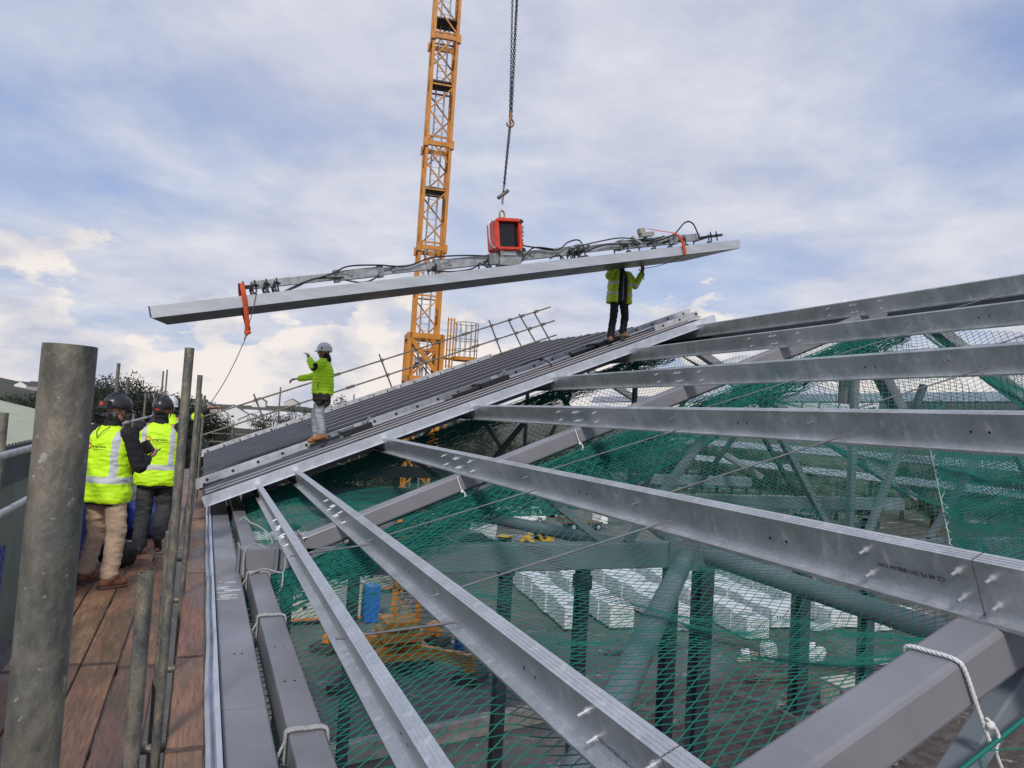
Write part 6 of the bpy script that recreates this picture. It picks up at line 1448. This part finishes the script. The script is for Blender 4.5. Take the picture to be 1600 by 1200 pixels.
def person(pos, rz, label, P, sk=skin, vox=.0065):
    """P: dict of joints in the person's own frame (faces +Y, x to the person's right, feet at z=0)"""
    r = empty('person', pos, label, 'person', rz=rz); r['_local'] = 1
    mb = MB(); J = P
    cap(mb, J['hipL'], J['kneeL'], .075, .055); cap(mb, J['kneeL'], J['ankL'], .052, .038); cap(mb, J['hipR'], J['kneeR'], .075, .055); cap(mb, J['kneeR'], J['ankR'], .052, .038)
    for s in 'LR': a = V(J['ank' + s]); d = V(J['foot' + s]).normalized(); cap(mb, a + V((0, 0, -.03)), a + d * .13 + V((0, 0, -.05)), .035, .025)
    c = (V(J['hipL']) + V(J['hipR'])) / 2; ch = (V(J['shL']) + V(J['shR'])) / 2
    mb.ball(c + V((0, 0, .03)), (.15, .11, .12)); cap(mb, c + V((0, 0, .08)), ch - V((0, 0, .14)), .115, .125); mb.ball(ch - V((0, 0, .10)), (.16, .11, .16)); cap(mb, V(J['shL']) * .8 + ch * .2, V(J['shR']) * .8 + ch * .2, .055, .055)
    hc = V(J['head']); cap(mb, ch + V((0, 0, -.01)), hc - V((0, .01, .07)), .062, .055)
    for s in 'LR':
        cap(mb, J['sh' + s], J['el' + s], .05, .040); cap(mb, J['el' + s], J['wr' + s], .040, .027)
        hd = J.get('hand' + s)
        if hd is None: hd = (V(J['wr' + s]) - V(J['el' + s]), (0, 0, -1), .5, .1)
        hand(mb, J['wr' + s], hd[0], hd[1], 1 if s == 'R' else -1, hd[2], 1.03, hd[3])
    T = head(mb, hc, J.get('yaw', 0), J.get('pitch', 0))
    fuse('body', mb, sk, r, vox, 2)
    Rm = Matrix.Rotation(J.get('yaw', 0), 3, 'Z') @ Matrix.Rotation(J.get('pitch', 0), 3, 'X')
    for sg in (-1, 1):
        mb = MB(); mb.ball(T(sg * .031, .080, .006), (.013, .008, .007), 8, 6, rot=Rm); mb.build('eye', mat('eye', (.03, .025, .02), .2), r)
    mb = MB(); mb.ball(T(0, .090, -.053), (.024, .006, .005), 10, 6, rot=Rm); mb.build('mouth', mat('lips', (.28, .10, .08), .5), r)
    return r, T, Rm
def trousers(r, J, m, r0=.098, r1=.08, r2=.072, amp=.012, seed=0, cuff=.10, hipz=None):
    mb = MB(); c = (V(J['hipL']) + V(J['hipR'])) / 2
    for s in 'LR':
        kn = V(J['knee' + s]); an = V(J['ank' + s]); cap(mb, V(J['hip' + s]), kn, r0, r1); cap(mb, kn, an + (kn - an).normalized() * (cuff - .06), r1 * .98, r2)
        for q in range(3):   # stacked folds over the boot
            p = lp(an, kn, .10 + .11 * q); mb.ball(p + V((.006 * (-1) ** q, .006 * (-1) ** q, 0)), (r2 * (1.03 - .01 * q), r2 * (1.05 - .01 * q), .03))
    mb.ball(c + V((0, 0, .03)), (.175, .135, .13)); mb.ball(c + V((0, -.035, -.02)), (.15, .11, .11))
    cap(mb, c + V((-.06, 0, .09)), c + V((.06, 0, .09)), .115, .115)
    w1 = wrinkle(amp, 9, (1, 1, 2.2), seed); w2 = wrinkle(amp * .4, 24, (.7, .7, 2.4), seed + 9)
    return fuse('trousers', mb, m, r, .011, 2, lambda c_: w1(c_) + w2(c_))
def torso_rings(secs, n=56):
    """secs: (z, cx, cy, rx, ry, pow)"""
    mb = MB(); vs = []
    for z, cx, cy, rx, ry, pw in secs:
        for j in range(n):
            a = 2 * math.pi * j / n; ca_, sa_ = math.cos(a), math.sin(a)
            vs.append(V((cx + rx * math.copysign(abs(ca_) ** pw, ca_), cy + ry * math.copysign(abs(sa_) ** pw, sa_), z)))
    k = len(secs); mb.add(vs, [(i * n + j, i * n + (j + 1) % n, (i + 1) * n + (j + 1) % n, (i + 1) * n + j) for i in range(k - 1) for j in range(n)] + [tuple(range(n))[::-1], tuple(range((k - 1) * n, k * n))], 0, True)
    return mb
def vest(r, m, lean=0, seed=0, w=1.0, dy=0.0, belly=0.0):
    S = [(.80, 0, 0, .215, .155, .75), (.83, 0, 0, .225, .165, .75), (.92, 0, .0, .222, .165 + belly, .78), (1.0, 0, 0, .212, .160 + belly, .8), (1.1, 0, 0, .205, .152 + belly * .7, .8), (1.22, 0, -.005, .205, .147, .8), (1.32, 0, -.008, .206, .142, .82), (1.40, 0, -.01, .2, .13, .85), (1.46, 0, -.012, .165, .105, .9), (1.50, 0, -.012, .105, .082, 1), (1.52, 0, -.01, .082, .075, 1)]
    S = [(z, cx + lean * (z - .9), cy + dy * (z - .9), rx * w, ry, p) for z, cx, cy, rx, ry, p in S]
    mb = torso_rings(S); w1 = wrinkle(.015, 5.5, (1.1, 1, 2.1), seed); w2 = wrinkle(.007, 14, (.7, 1, 2.4), seed + 3)
    return fuse('vest', mb, m, r, .010, 2, lambda c: w1(c) + w2(c))
def sleeve(mb, sh, el, wr, r0=.078, r1=.066, r2=.052):
    cap(mb, sh, el, r0, r1); cap(mb, el, V(wr), r1, r2)
def on_back(vest_o, txt, size, m, x, z, r, name='lettering', mesh=None):
    me = mesh or text_mesh(txt, size, True); bvh_ = BVHTree.FromPolygons([v.co for v in vest_o.data.vertices], [tuple(p.vertices) for p in vest_o.data.polygons])
    for v in me.vertices:
        px, pz = x + v.co.x, z + v.co.y; h = bvh_.ray_cast(V((px, -1, pz)), V((0, 1, 0))); y = h[0].y if h[0] is not None else -.15; v.co = V((px, y - .0035, pz))
    me.materials.clear(); me.materials.append(m); o = bpy.data.objects.new(name, me); COL.objects.link(o); o.parent = vest_o; return o
def ring_logo(vest_o, x, z, R0, m):
    me = bpy.data.meshes.new('logo'); vs = []; n = 26
    for i in range(n + 1):
        a = R(-125 + 305 * i / n); vs += [(R0 * math.cos(a) , R0 * math.sin(a), 0), (R0 * .60 * math.cos(a), R0 * .60 * math.sin(a), 0)]
    fs = [(2 * i, 2 * i + 1, 2 * i + 3, 2 * i + 2) for i in range(n)]; k = len(vs)
    vs += [(-R0, 0, 0), (-R0 * .60, 0, 0), (-R0 * .62, -R0 * 1.15, 0), (-R0 * .98, -R0 * 1.0, 0)]; fs.append((k, k + 1, k + 2, k + 3))
    me.from_pydata(vs, [], fs); return on_back(vest_o, '', 0, m, x, z, None, 'round_logo', me)
tan_t = mat('tan_trousers', (.50, .37, .25), .85, 0, 9, .10, .3, 60); grey_t = mat('charcoal_trousers', (.045, .045, .048), .85, 0, 9, .25, .3, 60)
denim = mat('pale_jeans', (.30, .33, .38), .85, 0, 8, .18, .3, 60); blk = mat('black_cloth', (.010, .011, .014), .85, 0, 20, .4)
suede = mat('brown_suede', (.17, .075, .040), .85, 0, 20, .2); boot_y = mat('tan_leather', (.30, .14, .055), .6, 0, 12, .15); boot_k = mat('dark_boot', (.035, .032, .032), .6)
helm_k = mat('helmet_black', (.022, .022, .026), .28, 0, 6, .2); helm_w = mat('helmet_white', (.72, .73, .76), .35); sole = mat('sole', (.05, .045, .04), .8)
logo_c = mat('logo_red', (.45, .07, .01), .6); letter = mat('logo_letters', (.10, .07, .01), .6)
v_mat = hivis('hi_vis_vest', [(.985, 1.045)], [(.125, .178)], zx=1.0)

# man in tan trousers, phone in hand
POS1 = (-.80, 7.86, -1.8)
J = dict(hipL=(-.10, 0, .93), hipR=(.10, 0, .93), kneeL=(-.16, .10, .50), kneeR=(.13, .02, .50), ankL=(-.19, .02, .10), ankR=(.13, -.03, .10), footL=(-.05, 1, 0), footR=(.45, 1, 0),
         shL=(-.19, 0, 1.45), shR=(.19, 0, 1.45), elL=(-.25, .12, 1.17), elR=(.27, .08, 1.15), wrL=(-.04, .36, 1.22), wrR=(.14, .34, 1.20), handL=(V((.5, .6, .2)), (0, -.3, 1), .5, .08), handR=(V((-.15, .9, .25)), (-.5, -.25, .8), .75, .04), head=(.02, .03, 1.66), yaw=R(-14), pitch=R(-6))
p1, T1, R1 = person(POS1, R(-36), 'man in a yellow vest and tan trousers with his back turned, holding a phone', J)
trousers(p1, J, tan_t, .104, .084, .076, .010, 1)
v1 = vest(p1, v_mat, seed=2, belly=.0, w=.98)
mb = MB(); sleeve(mb, J['shR'], J['elR'], lp(J['elR'], J['wrR'], .88)); sleeve(mb, J['shL'], J['elL'], lp(J['elL'], J['wrL'], .88)); mb2 = torso_rings([(.775, 0, 0, .18, .135, .8), (.9, 0, 0, .18, .13, .8), (1.3, 0, 0, .175, .12, .8), (1.43, 0, 0, .17, .10, .9)]); mb.v, off = mb.v + mb2.v, len(mb.v); mb.f += [[off + i for i in f] for f in mb2.f]
cap(mb, (0, -.005, 1.48), (.005, .0, 1.56), .078, .074)
w1 = wrinkle(.008, 14, (1, 1, 1.4), 5); fuse('jumper', mb, blk, p1, .010, 2, w1)
mb = MB()
for s in 'LR': boot(mb, J['ank' + s], J['foot' + s])
fuse('boots', mb, suede, p1, .008, 2)
mb = MB()
for s in 'LR': a = V(J['ank' + s]); d = V(J['foot' + s]).normalized(); mb.bar(a - d * .08 - V((0, 0, .086)), a + d * .175 - V((0, 0, .086)), .088, .024, (0, 0, 1), 0, .012)
mb.build('boot_soles', mat('sole_brown', (.09, .05, .035), .8), p1)
hm = helmet(R1, T1(0, 0, .02), helm_k, p1)
mb = MB(); mb.box(T1(0, -.135, .045), (.13, .05, .075), R1); mb.box(T1(0, -.10, -.05), (.12, .05, .03), R1); bk = mb.build('rear_adjuster', blackm, hm)
mb = MB(); mb.box(T1(-.02, -.162, .05), (.045, .006, .03), R1); mb.build('red_badge', redp, hm)
mb = MB(); mb.ball(T1(0, -.06, -.045), (.07, .05, .045), 12, 8, rot=R1); mb.build('hair', mat('grey_hair', (.12, .11, .10), .9), p1)
on_back(v1, 'progressive', .031, letter, -.062, 1.315, p1); ring_logo(v1, -.105, 1.325, .030, logo_c)
me = bpy.data.meshes.new('u'); me.from_pydata([(i * .0085, j * .0035, 0) for i in range(19) for j in (0, 1)], [], [(2 * i, 2 * i + 2, 2 * i + 3, 2 * i + 1) for i in range(18)]); on_back(v1, '', 0, letter, -.06, 1.298, p1, 'underline', me)
mb = MB(); mb.path([(-.05, -.09, 1.52), (-.055, -.125, 1.46), (-.02, -.155, 1.405), (.03, -.14, 1.47), (.06, -.09, 1.52)], .004, 5); mb.build('lanyard', black, p1)
c0, s0 = math.cos(R(-24)), math.sin(R(-24))
def w_of(p, pos, rz): return V(pos) + Matrix.Rotation(rz, 3, 'Z') @ V(p)
ph = w_of((.12, .44, 1.255), POS1, R(-36)); mb = MB(); Rp = Matrix.Rotation(R(-35), 3, 'Z') @ Matrix.Rotation(R(-28), 3, 'Y') @ Matrix.Rotation(R(20), 3, 'X')
mb.box(ph, (.085, .16, .011), Rp); ph_o = mb.build('phone', black); tag(ph_o, 'dark phone in the right hand of the man in tan trousers', 'phone')
mb = MB(); mb.box(w_of((.02, .42, 1.29), POS1, R(-36)), (.17, .05, .13), Rp); mb.box(w_of((.02, .39, 1.29), POS1, R(-36)), (.15, .03, .11), Rp)
tag(mb.build('black_case', nylon), 'black folding case held in front of the man in tan trousers', 'case')

# second man seen from behind, mid-step
J = dict(hipL=(-.095, 0, .95), hipR=(.095, 0, .95), kneeL=(-.11, .05, .51), kneeR=(.10, .10, .54), ankL=(-.12, -.02, .10), ankR=(.09, -.19, .235), footL=(-.1, 1, 0), footR=(.02, .55, -.9),
         shL=(-.2, 0, 1.46), shR=(.2, 0, 1.46), elL=(-.24, .16, 1.18), elR=(.24, .16, 1.18), wrL=(-.08, .36, 1.16), wrR=(.08, .36, 1.16), head=(0.01, .02, 1.67), yaw=R(-16), pitch=R(4))
POS2 = (-.46, 9.42, -1.8)
p2, T2, R2 = person(POS2, R(-4), 'man in a yellow vest and charcoal trousers stepping away with his back turned', J)
trousers(p2, J, grey_t, .105, .088, .082, .014, 12)
v2 = vest(p2, v_mat, seed=22, w=1.06)
mb = MB(); sleeve(mb, J['shR'], J['elR'], lp(J['elR'], J['wrR'], .85)); sleeve(mb, J['shL'], J['elL'], lp(J['elL'], J['wrL'], .85)); mb2 = torso_rings([(.775, 0, 0, .19, .14, .8), (.9, 0, 0, .18, .13, .8), (1.3, 0, 0, .175, .12, .8), (1.43, 0, 0, .17, .10, .9)]); mb.v, off = mb.v + mb2.v, len(mb.v); mb.f += [[off + i for i in f] for f in mb2.f]
cap(mb, (0, -.005, 1.48), (.005, .0, 1.56), .085, .078); fuse('jacket', mb, blk, p2, .010, 2, w1)
mb = MB(); boot(mb, J['ankL'], J['footL']); a = V(J['ankR']); d = V((.02, .5, -.85)).normalized()
cap(mb, a + V((0, .01, .04)), a, .058, .056); cap(mb, a + V((0, -.03, -.02)), a + d * .16, .043, .040); mb.ball(a + d * .18, .042); fuse('boots', mb, boot_k, p2, .008, 2)
hm = helmet(R2, T2(0, 0, .02), helm_k, p2)
mb = MB(); mb.box(T2(0, -.135, .02), (.12, .04, .05), R2); mb.box(T2(0, -.09, -.06), (.14, .04, .02), R2); mb.build('rear_adjuster', black, hm)
mb = MB(); mb.box(T2(0, -.158, .022), (.04, .006, .016), R2); mb.build('red_badge', redp, hm)
mb = MB(); mb.ball(T2(0, -.05, -.05), (.074, .055, .05), 12, 8, rot=R2); mb.build('hair', mat('dark_hair', (.03, .025, .02), .9), p2)
on_back(v2, 'progressive', .034, letter, -.058, 1.325, p2); ring_logo(v2, -.10, 1.335, .033, logo_c)
me = bpy.data.meshes.new('u'); me.from_pydata([(i * .0095, j * .0035, 0) for i in range(19) for j in (0, 1)], [], [(2 * i, 2 * i + 2, 2 * i + 3, 2 * i + 1) for i in range(18)]); on_back(v2, '', 0, letter, -.056, 1.306, p2, 'underline', me)

# man with the tagline, mostly hidden behind the uprights, facing the camera
J = dict(hipL=(-.095, 0, .95), hipR=(.095, 0, .95), kneeL=(-.11, .03, .51), kneeR=(.11, .03, .51), ankL=(-.12, -.02, .10), ankR=(.12, -.02, .10), footL=(-.1, 1, 0), footR=(.1, 1, 0),
         shL=(-.2, 0, 1.46), shR=(.2, 0, 1.46), elL=(-.36, .10, 1.52), elR=(.26, .12, 1.2), wrL=(-.545, .17, 1.685), wrR=(.2, .35, 1.1), handL=(V((-.95, .1, .1)), (0, .5, -1), .15, .22), head=(0.0, .02, 1.67), yaw=R(8), pitch=R(-2))
POS3 = (-.50, 12.6, -1.78)
p3, T3, R3 = person(POS3, R(180), 'man in a white helmet half hidden by uprights, hand raised to a rope', J)
mb = torso_rings([(.80, 0, 0, .215, .15, .8), (1.0, 0, 0, .21, .15, .8), (1.3, 0, 0, .2, .14, .8), (1.42, 0, 0, .19, .12, .9), (1.5, 0, 0, .10, .08, 1), (1.56, 0, 0, .085, .075, 1)]); fuse('vest', mb, hivis('hi_vis_waistcoat', [(.98, 1.04)], [(.11, .16)]), p3, .012, 2, wrinkle(.01, 7, (1, 1, 1.7), 3))
mb = MB(); sleeve(mb, J['shL'], J['elL'], lp(J['elL'], J['wrL'], .86), .075, .065, .055); sleeve(mb, J['shR'], J['elR'], lp(J['elR'], J['wrR'], .86)); fuse('sleeves', mb, mat('coat_navy', (.02, .025, .03), .8), p3, .010, 2, w1)
mb = MB(); e_, w_ = V(J['elL']), V(J['wrL']); cap(mb, lp(e_, w_, .05), lp(e_, w_, .45), .071, .069); fuse('hi_vis_cuff', mb, hivis('cuff_lime', [], []), p3, .010, 1)
trousers(p3, J, mat('orange_trousers', (.55, .10, .05), .8), seed=4)
mb = MB(); boot(mb, J['ankL'], J['footL']); boot(mb, J['ankR'], J['footR']); fuse('boots', mb, boot_k, p3, .010, 2)
helmet(R3, T3(0, 0, .02), helm_w, p3)

# roofer in the lime jacket
def roof_pt(s, y, h=1.31): return on(s, y, h)
POS4 = on(1.63, 13.95, 1.335); 
J = dict(hipL=(-.10, 0, .90), hipR=(.09, 0, .90), kneeL=(-.12, .00, .48), kneeR=(.10, .12, .49), ankL=(-.12, -.09, .13), ankR=(.09, .06, .075), footL=(-.15, 1, -.25), footR=(.15, 1, -.25),
         shL=(-.19, 0, 1.40), shR=(.19, .02, 1.40), elL=(-.30, .11, 1.31), elR=(.29, .25, 1.17), wrL=(-.17, .24, 1.45), wrR=(.24, .52, 1.11), handL=(V((.35, .35, .9)), (.3, .6, .1), .8, .05), handR=(V((-.1, 1, -.12)), (0, -.1, -1), .9, .05), head=(0, .03, 1.60), yaw=R(6), pitch=R(2))
p4, T4, R4 = person(POS4, R(68), 'man in a lime padded jacket and jeans, hand raised to his mouth', J)
trousers(p4, J, denim, .098, .082, .070, .013, 31)
jk = hivis('lime_jacket', [], []); limej = jk
mb = torso_rings([(.83, 0, 0, .215, .172, .8), (.86, 0, .0, .222, .182, .8), (1.0, 0, 0, .218, .182, .8), (1.2, 0, 0, .21, .170, .8), (1.3, 0, 0, .2, .155, .8), (1.38, 0, 0, .18, .12, .9), (1.44, 0, 0, .11, .09, 1), (1.49, 0, 0, .092, .085, 1)])
sleeve(mb, J['shL'], J['elL'], lp(J['elL'], J['wrL'], .85), .085, .075, .06); sleeve(mb, J['shR'], J['elR'], lp(J['elR'], J['wrR'], .88), .085, .07, .055)
def quilt(c):      # horizontal stitched channels
    return .010 * abs(math.sin(c.z * 52)) ** .6 - .006 + .008 * noise.noise(c * 8)
fuse('jacket', mb, jk, p4, .009, 1, quilt)
mb = torso_rings([(.845, -.035, .02, .10, .165, .8), (1.1, -.035, .02, .08, .16, .8), (1.3, -.03, .02, .06, .148, .8), (1.42, -.02, .01, .05, .108, .9)]); fuse('inner_top', mb, mat('olive_top', (.045, .055, .03), .85), p4, .009, 1)
mb = MB(); mb.ball((-.345, .09, 1.315), (.03, .058, .075), 14, 10, rot=Matrix.Rotation(.5, 3, 'X')); mb.build('arm_patch', blk, p4)
mb = MB(); cap(mb, (0, -.03, 1.475), (0, -.02, 1.51), .085, .08); fuse('collar', mb, blk, p4, .008, 1)
mb = MB(); mb.path([(-.218, .03, .93), (-.215, .035, 1.05)], .006, 5); mb.path([(-.15, .13, 1.2), (-.14, .135, 1.35)], .005, 5); mb.build('pocket_zip', black, p4)
lump('tool_pouch_', (0, 0, 0), (1, 1, 1), blk, 1, '', '', .2, p4) if False else None
mb = MB(); cap(mb, (-.22, -.02, .80), (-.22, -.01, .70), .075, .06); cap(mb, (-.20, -.14, .80), (-.20, -.14, .68), .065, .055); mb.box((-.25, -.05, .79), (.09, .24, .10)); cap(mb, (-.19, .08, .82), (-.19, .08, .74), .045, .04); fuse('tool_pouch', mb, mat('pouch_dark', (.025, .02, .018), .8), p4, .009, 1, wrinkle(.012, 16))
mb = MB(); boot(mb, J['ankL'], J['footL']); boot(mb, J['ankR'], J['footR']); fuse('boots', mb, boot_y, p4, .008, 2)
h4 = helmet(R4, T4(0, 0, .02), helm_w, p4)
mb = MB(); mb.box(T4(-.112, .03, .07), (.008, .03, .022), R4); mb.box(T4(-.112, -.10, .01), (.012, .03, .03), R4); mb.build('helmet_badge', black, h4); p4.scale = (1.05, 1.05, 1.05)
mb = MB(); mb.ball(T4(0, -.06, -.04), (.072, .05, .045), 12, 8, rot=R4); mb.build('hair', mat('dark_hair', (.03, .025, .02), .9), p4)

# roofer under the right part of the panel
POS5 = on(8.10, 13.35, 1.32)
J = dict(hipL=(-.10, 0, .93), hipR=(.10, 0, .93), kneeL=(-.15, .03, .50), kneeR=(.13, .02, .47), ankL=(-.15, -.03, .14), ankR=(.14, -.05, .03), footL=(-.3, 1, 0), footR=(.45, 1, -.1),
         shL=(-.2, 0, 1.42), shR=(.2, 0, 1.42), elL=(-.35, .07, 1.20), elR=(.30, .02, 1.33), wrL=(-.42, .20, 1.48), wrR=(.22, .10, 1.60), handL=(V((.05, .1, .95)), (.6, .6, 0), .9, .05), handR=(V((-.1, .1, .95)), (0, .4, .5), .3, .1), head=(0, .03, 1.63), yaw=R(0), pitch=R(0))
p5, T5, R5 = person(POS5, R(182), 'man in black trousers and open hi-vis coat steadying the hanging panel, head hidden behind it', J)
trousers(p5, J, blk, .098, .082, .075, .012, 51)
mb = torso_rings([(.80, 0, 0, .20, .14, .8), (1.0, 0, 0, .19, .14, .8), (1.3, 0, 0, .19, .135, .8), (1.42, 0, 0, .17, .11, .9), (1.5, 0, 0, .10, .08, 1), (1.55, 0, 0, .08, .07, 1)]); fuse('black_top', mb, blk, p5, .010, 2, wrinkle(.008, 9))
hv = hivis('hi_vis_coat', [(.95, 1.0), (1.17, 1.22)], [], (.45, .62, .02))
for sg, s in ((-1, 'L'), (1, 'R')):
    mb = torso_rings([(.78, sg * .178, 0, .090, .17, .8), (1.0, sg * .176, 0, .080, .165, .8), (1.3, sg * .165, 0, .075, .155, .8), (1.42, sg * .13, 0, .07, .12, .9), (1.49, sg * .09, 0, .04, .09, 1)]); sleeve(mb, J['sh' + s], J['el' + s], lp(J['el' + s], J['wr' + s], .88), .09, .08, .065)
    fuse('coat_side', mb, hv, p5, .010, 2, wrinkle(.016, 8, (1, 1, 1.6), 7 + sg))
mb = torso_rings([(.78, 0, -.12, .16, .05, .8), (1.3, 0, -.11, .17, .05, .8), (1.46, 0, -.08, .12, .04, .9)]); fuse('coat_back', mb, hv, p5, .010, 2, wrinkle(.012, 8))
mb = MB(); mb.path([(.0, .143, .84), (.01, .145, 1.1), (0, .14, 1.4)], .004, 5); mb.build('zip', zinc, p5)
mb = MB(); boot(mb, J['ankL'], J['footL']); boot(mb, J['ankR'], J['footR']); fuse('boots', mb, mat('brown_boot', (.20, .11, .06), .7), p5, .008, 2)
helmet(R5, T5(0, 0, .02), helm_w, p5)
hp = w_of(V(J['wrL']) + V((.0, .05, .08)), POS5, R(182))
mb = MB(); a = lb(9.78, -.22, -.04); mb.path([lp(hp, a, i / 8) + V((0, 0, -.05 * math.sin(math.pi * i / 8))) for i in range(9)] , .007, 5); mb.path([hp, hp + V((-.02, -.02, -.12)), hp + V((.02, .0, -.25))], .007, 5)
tag(mb.build('tag_line', MATS['line_dark']), 'thin dark rope from the right sling to the hand of the man under the panel', 'rope')
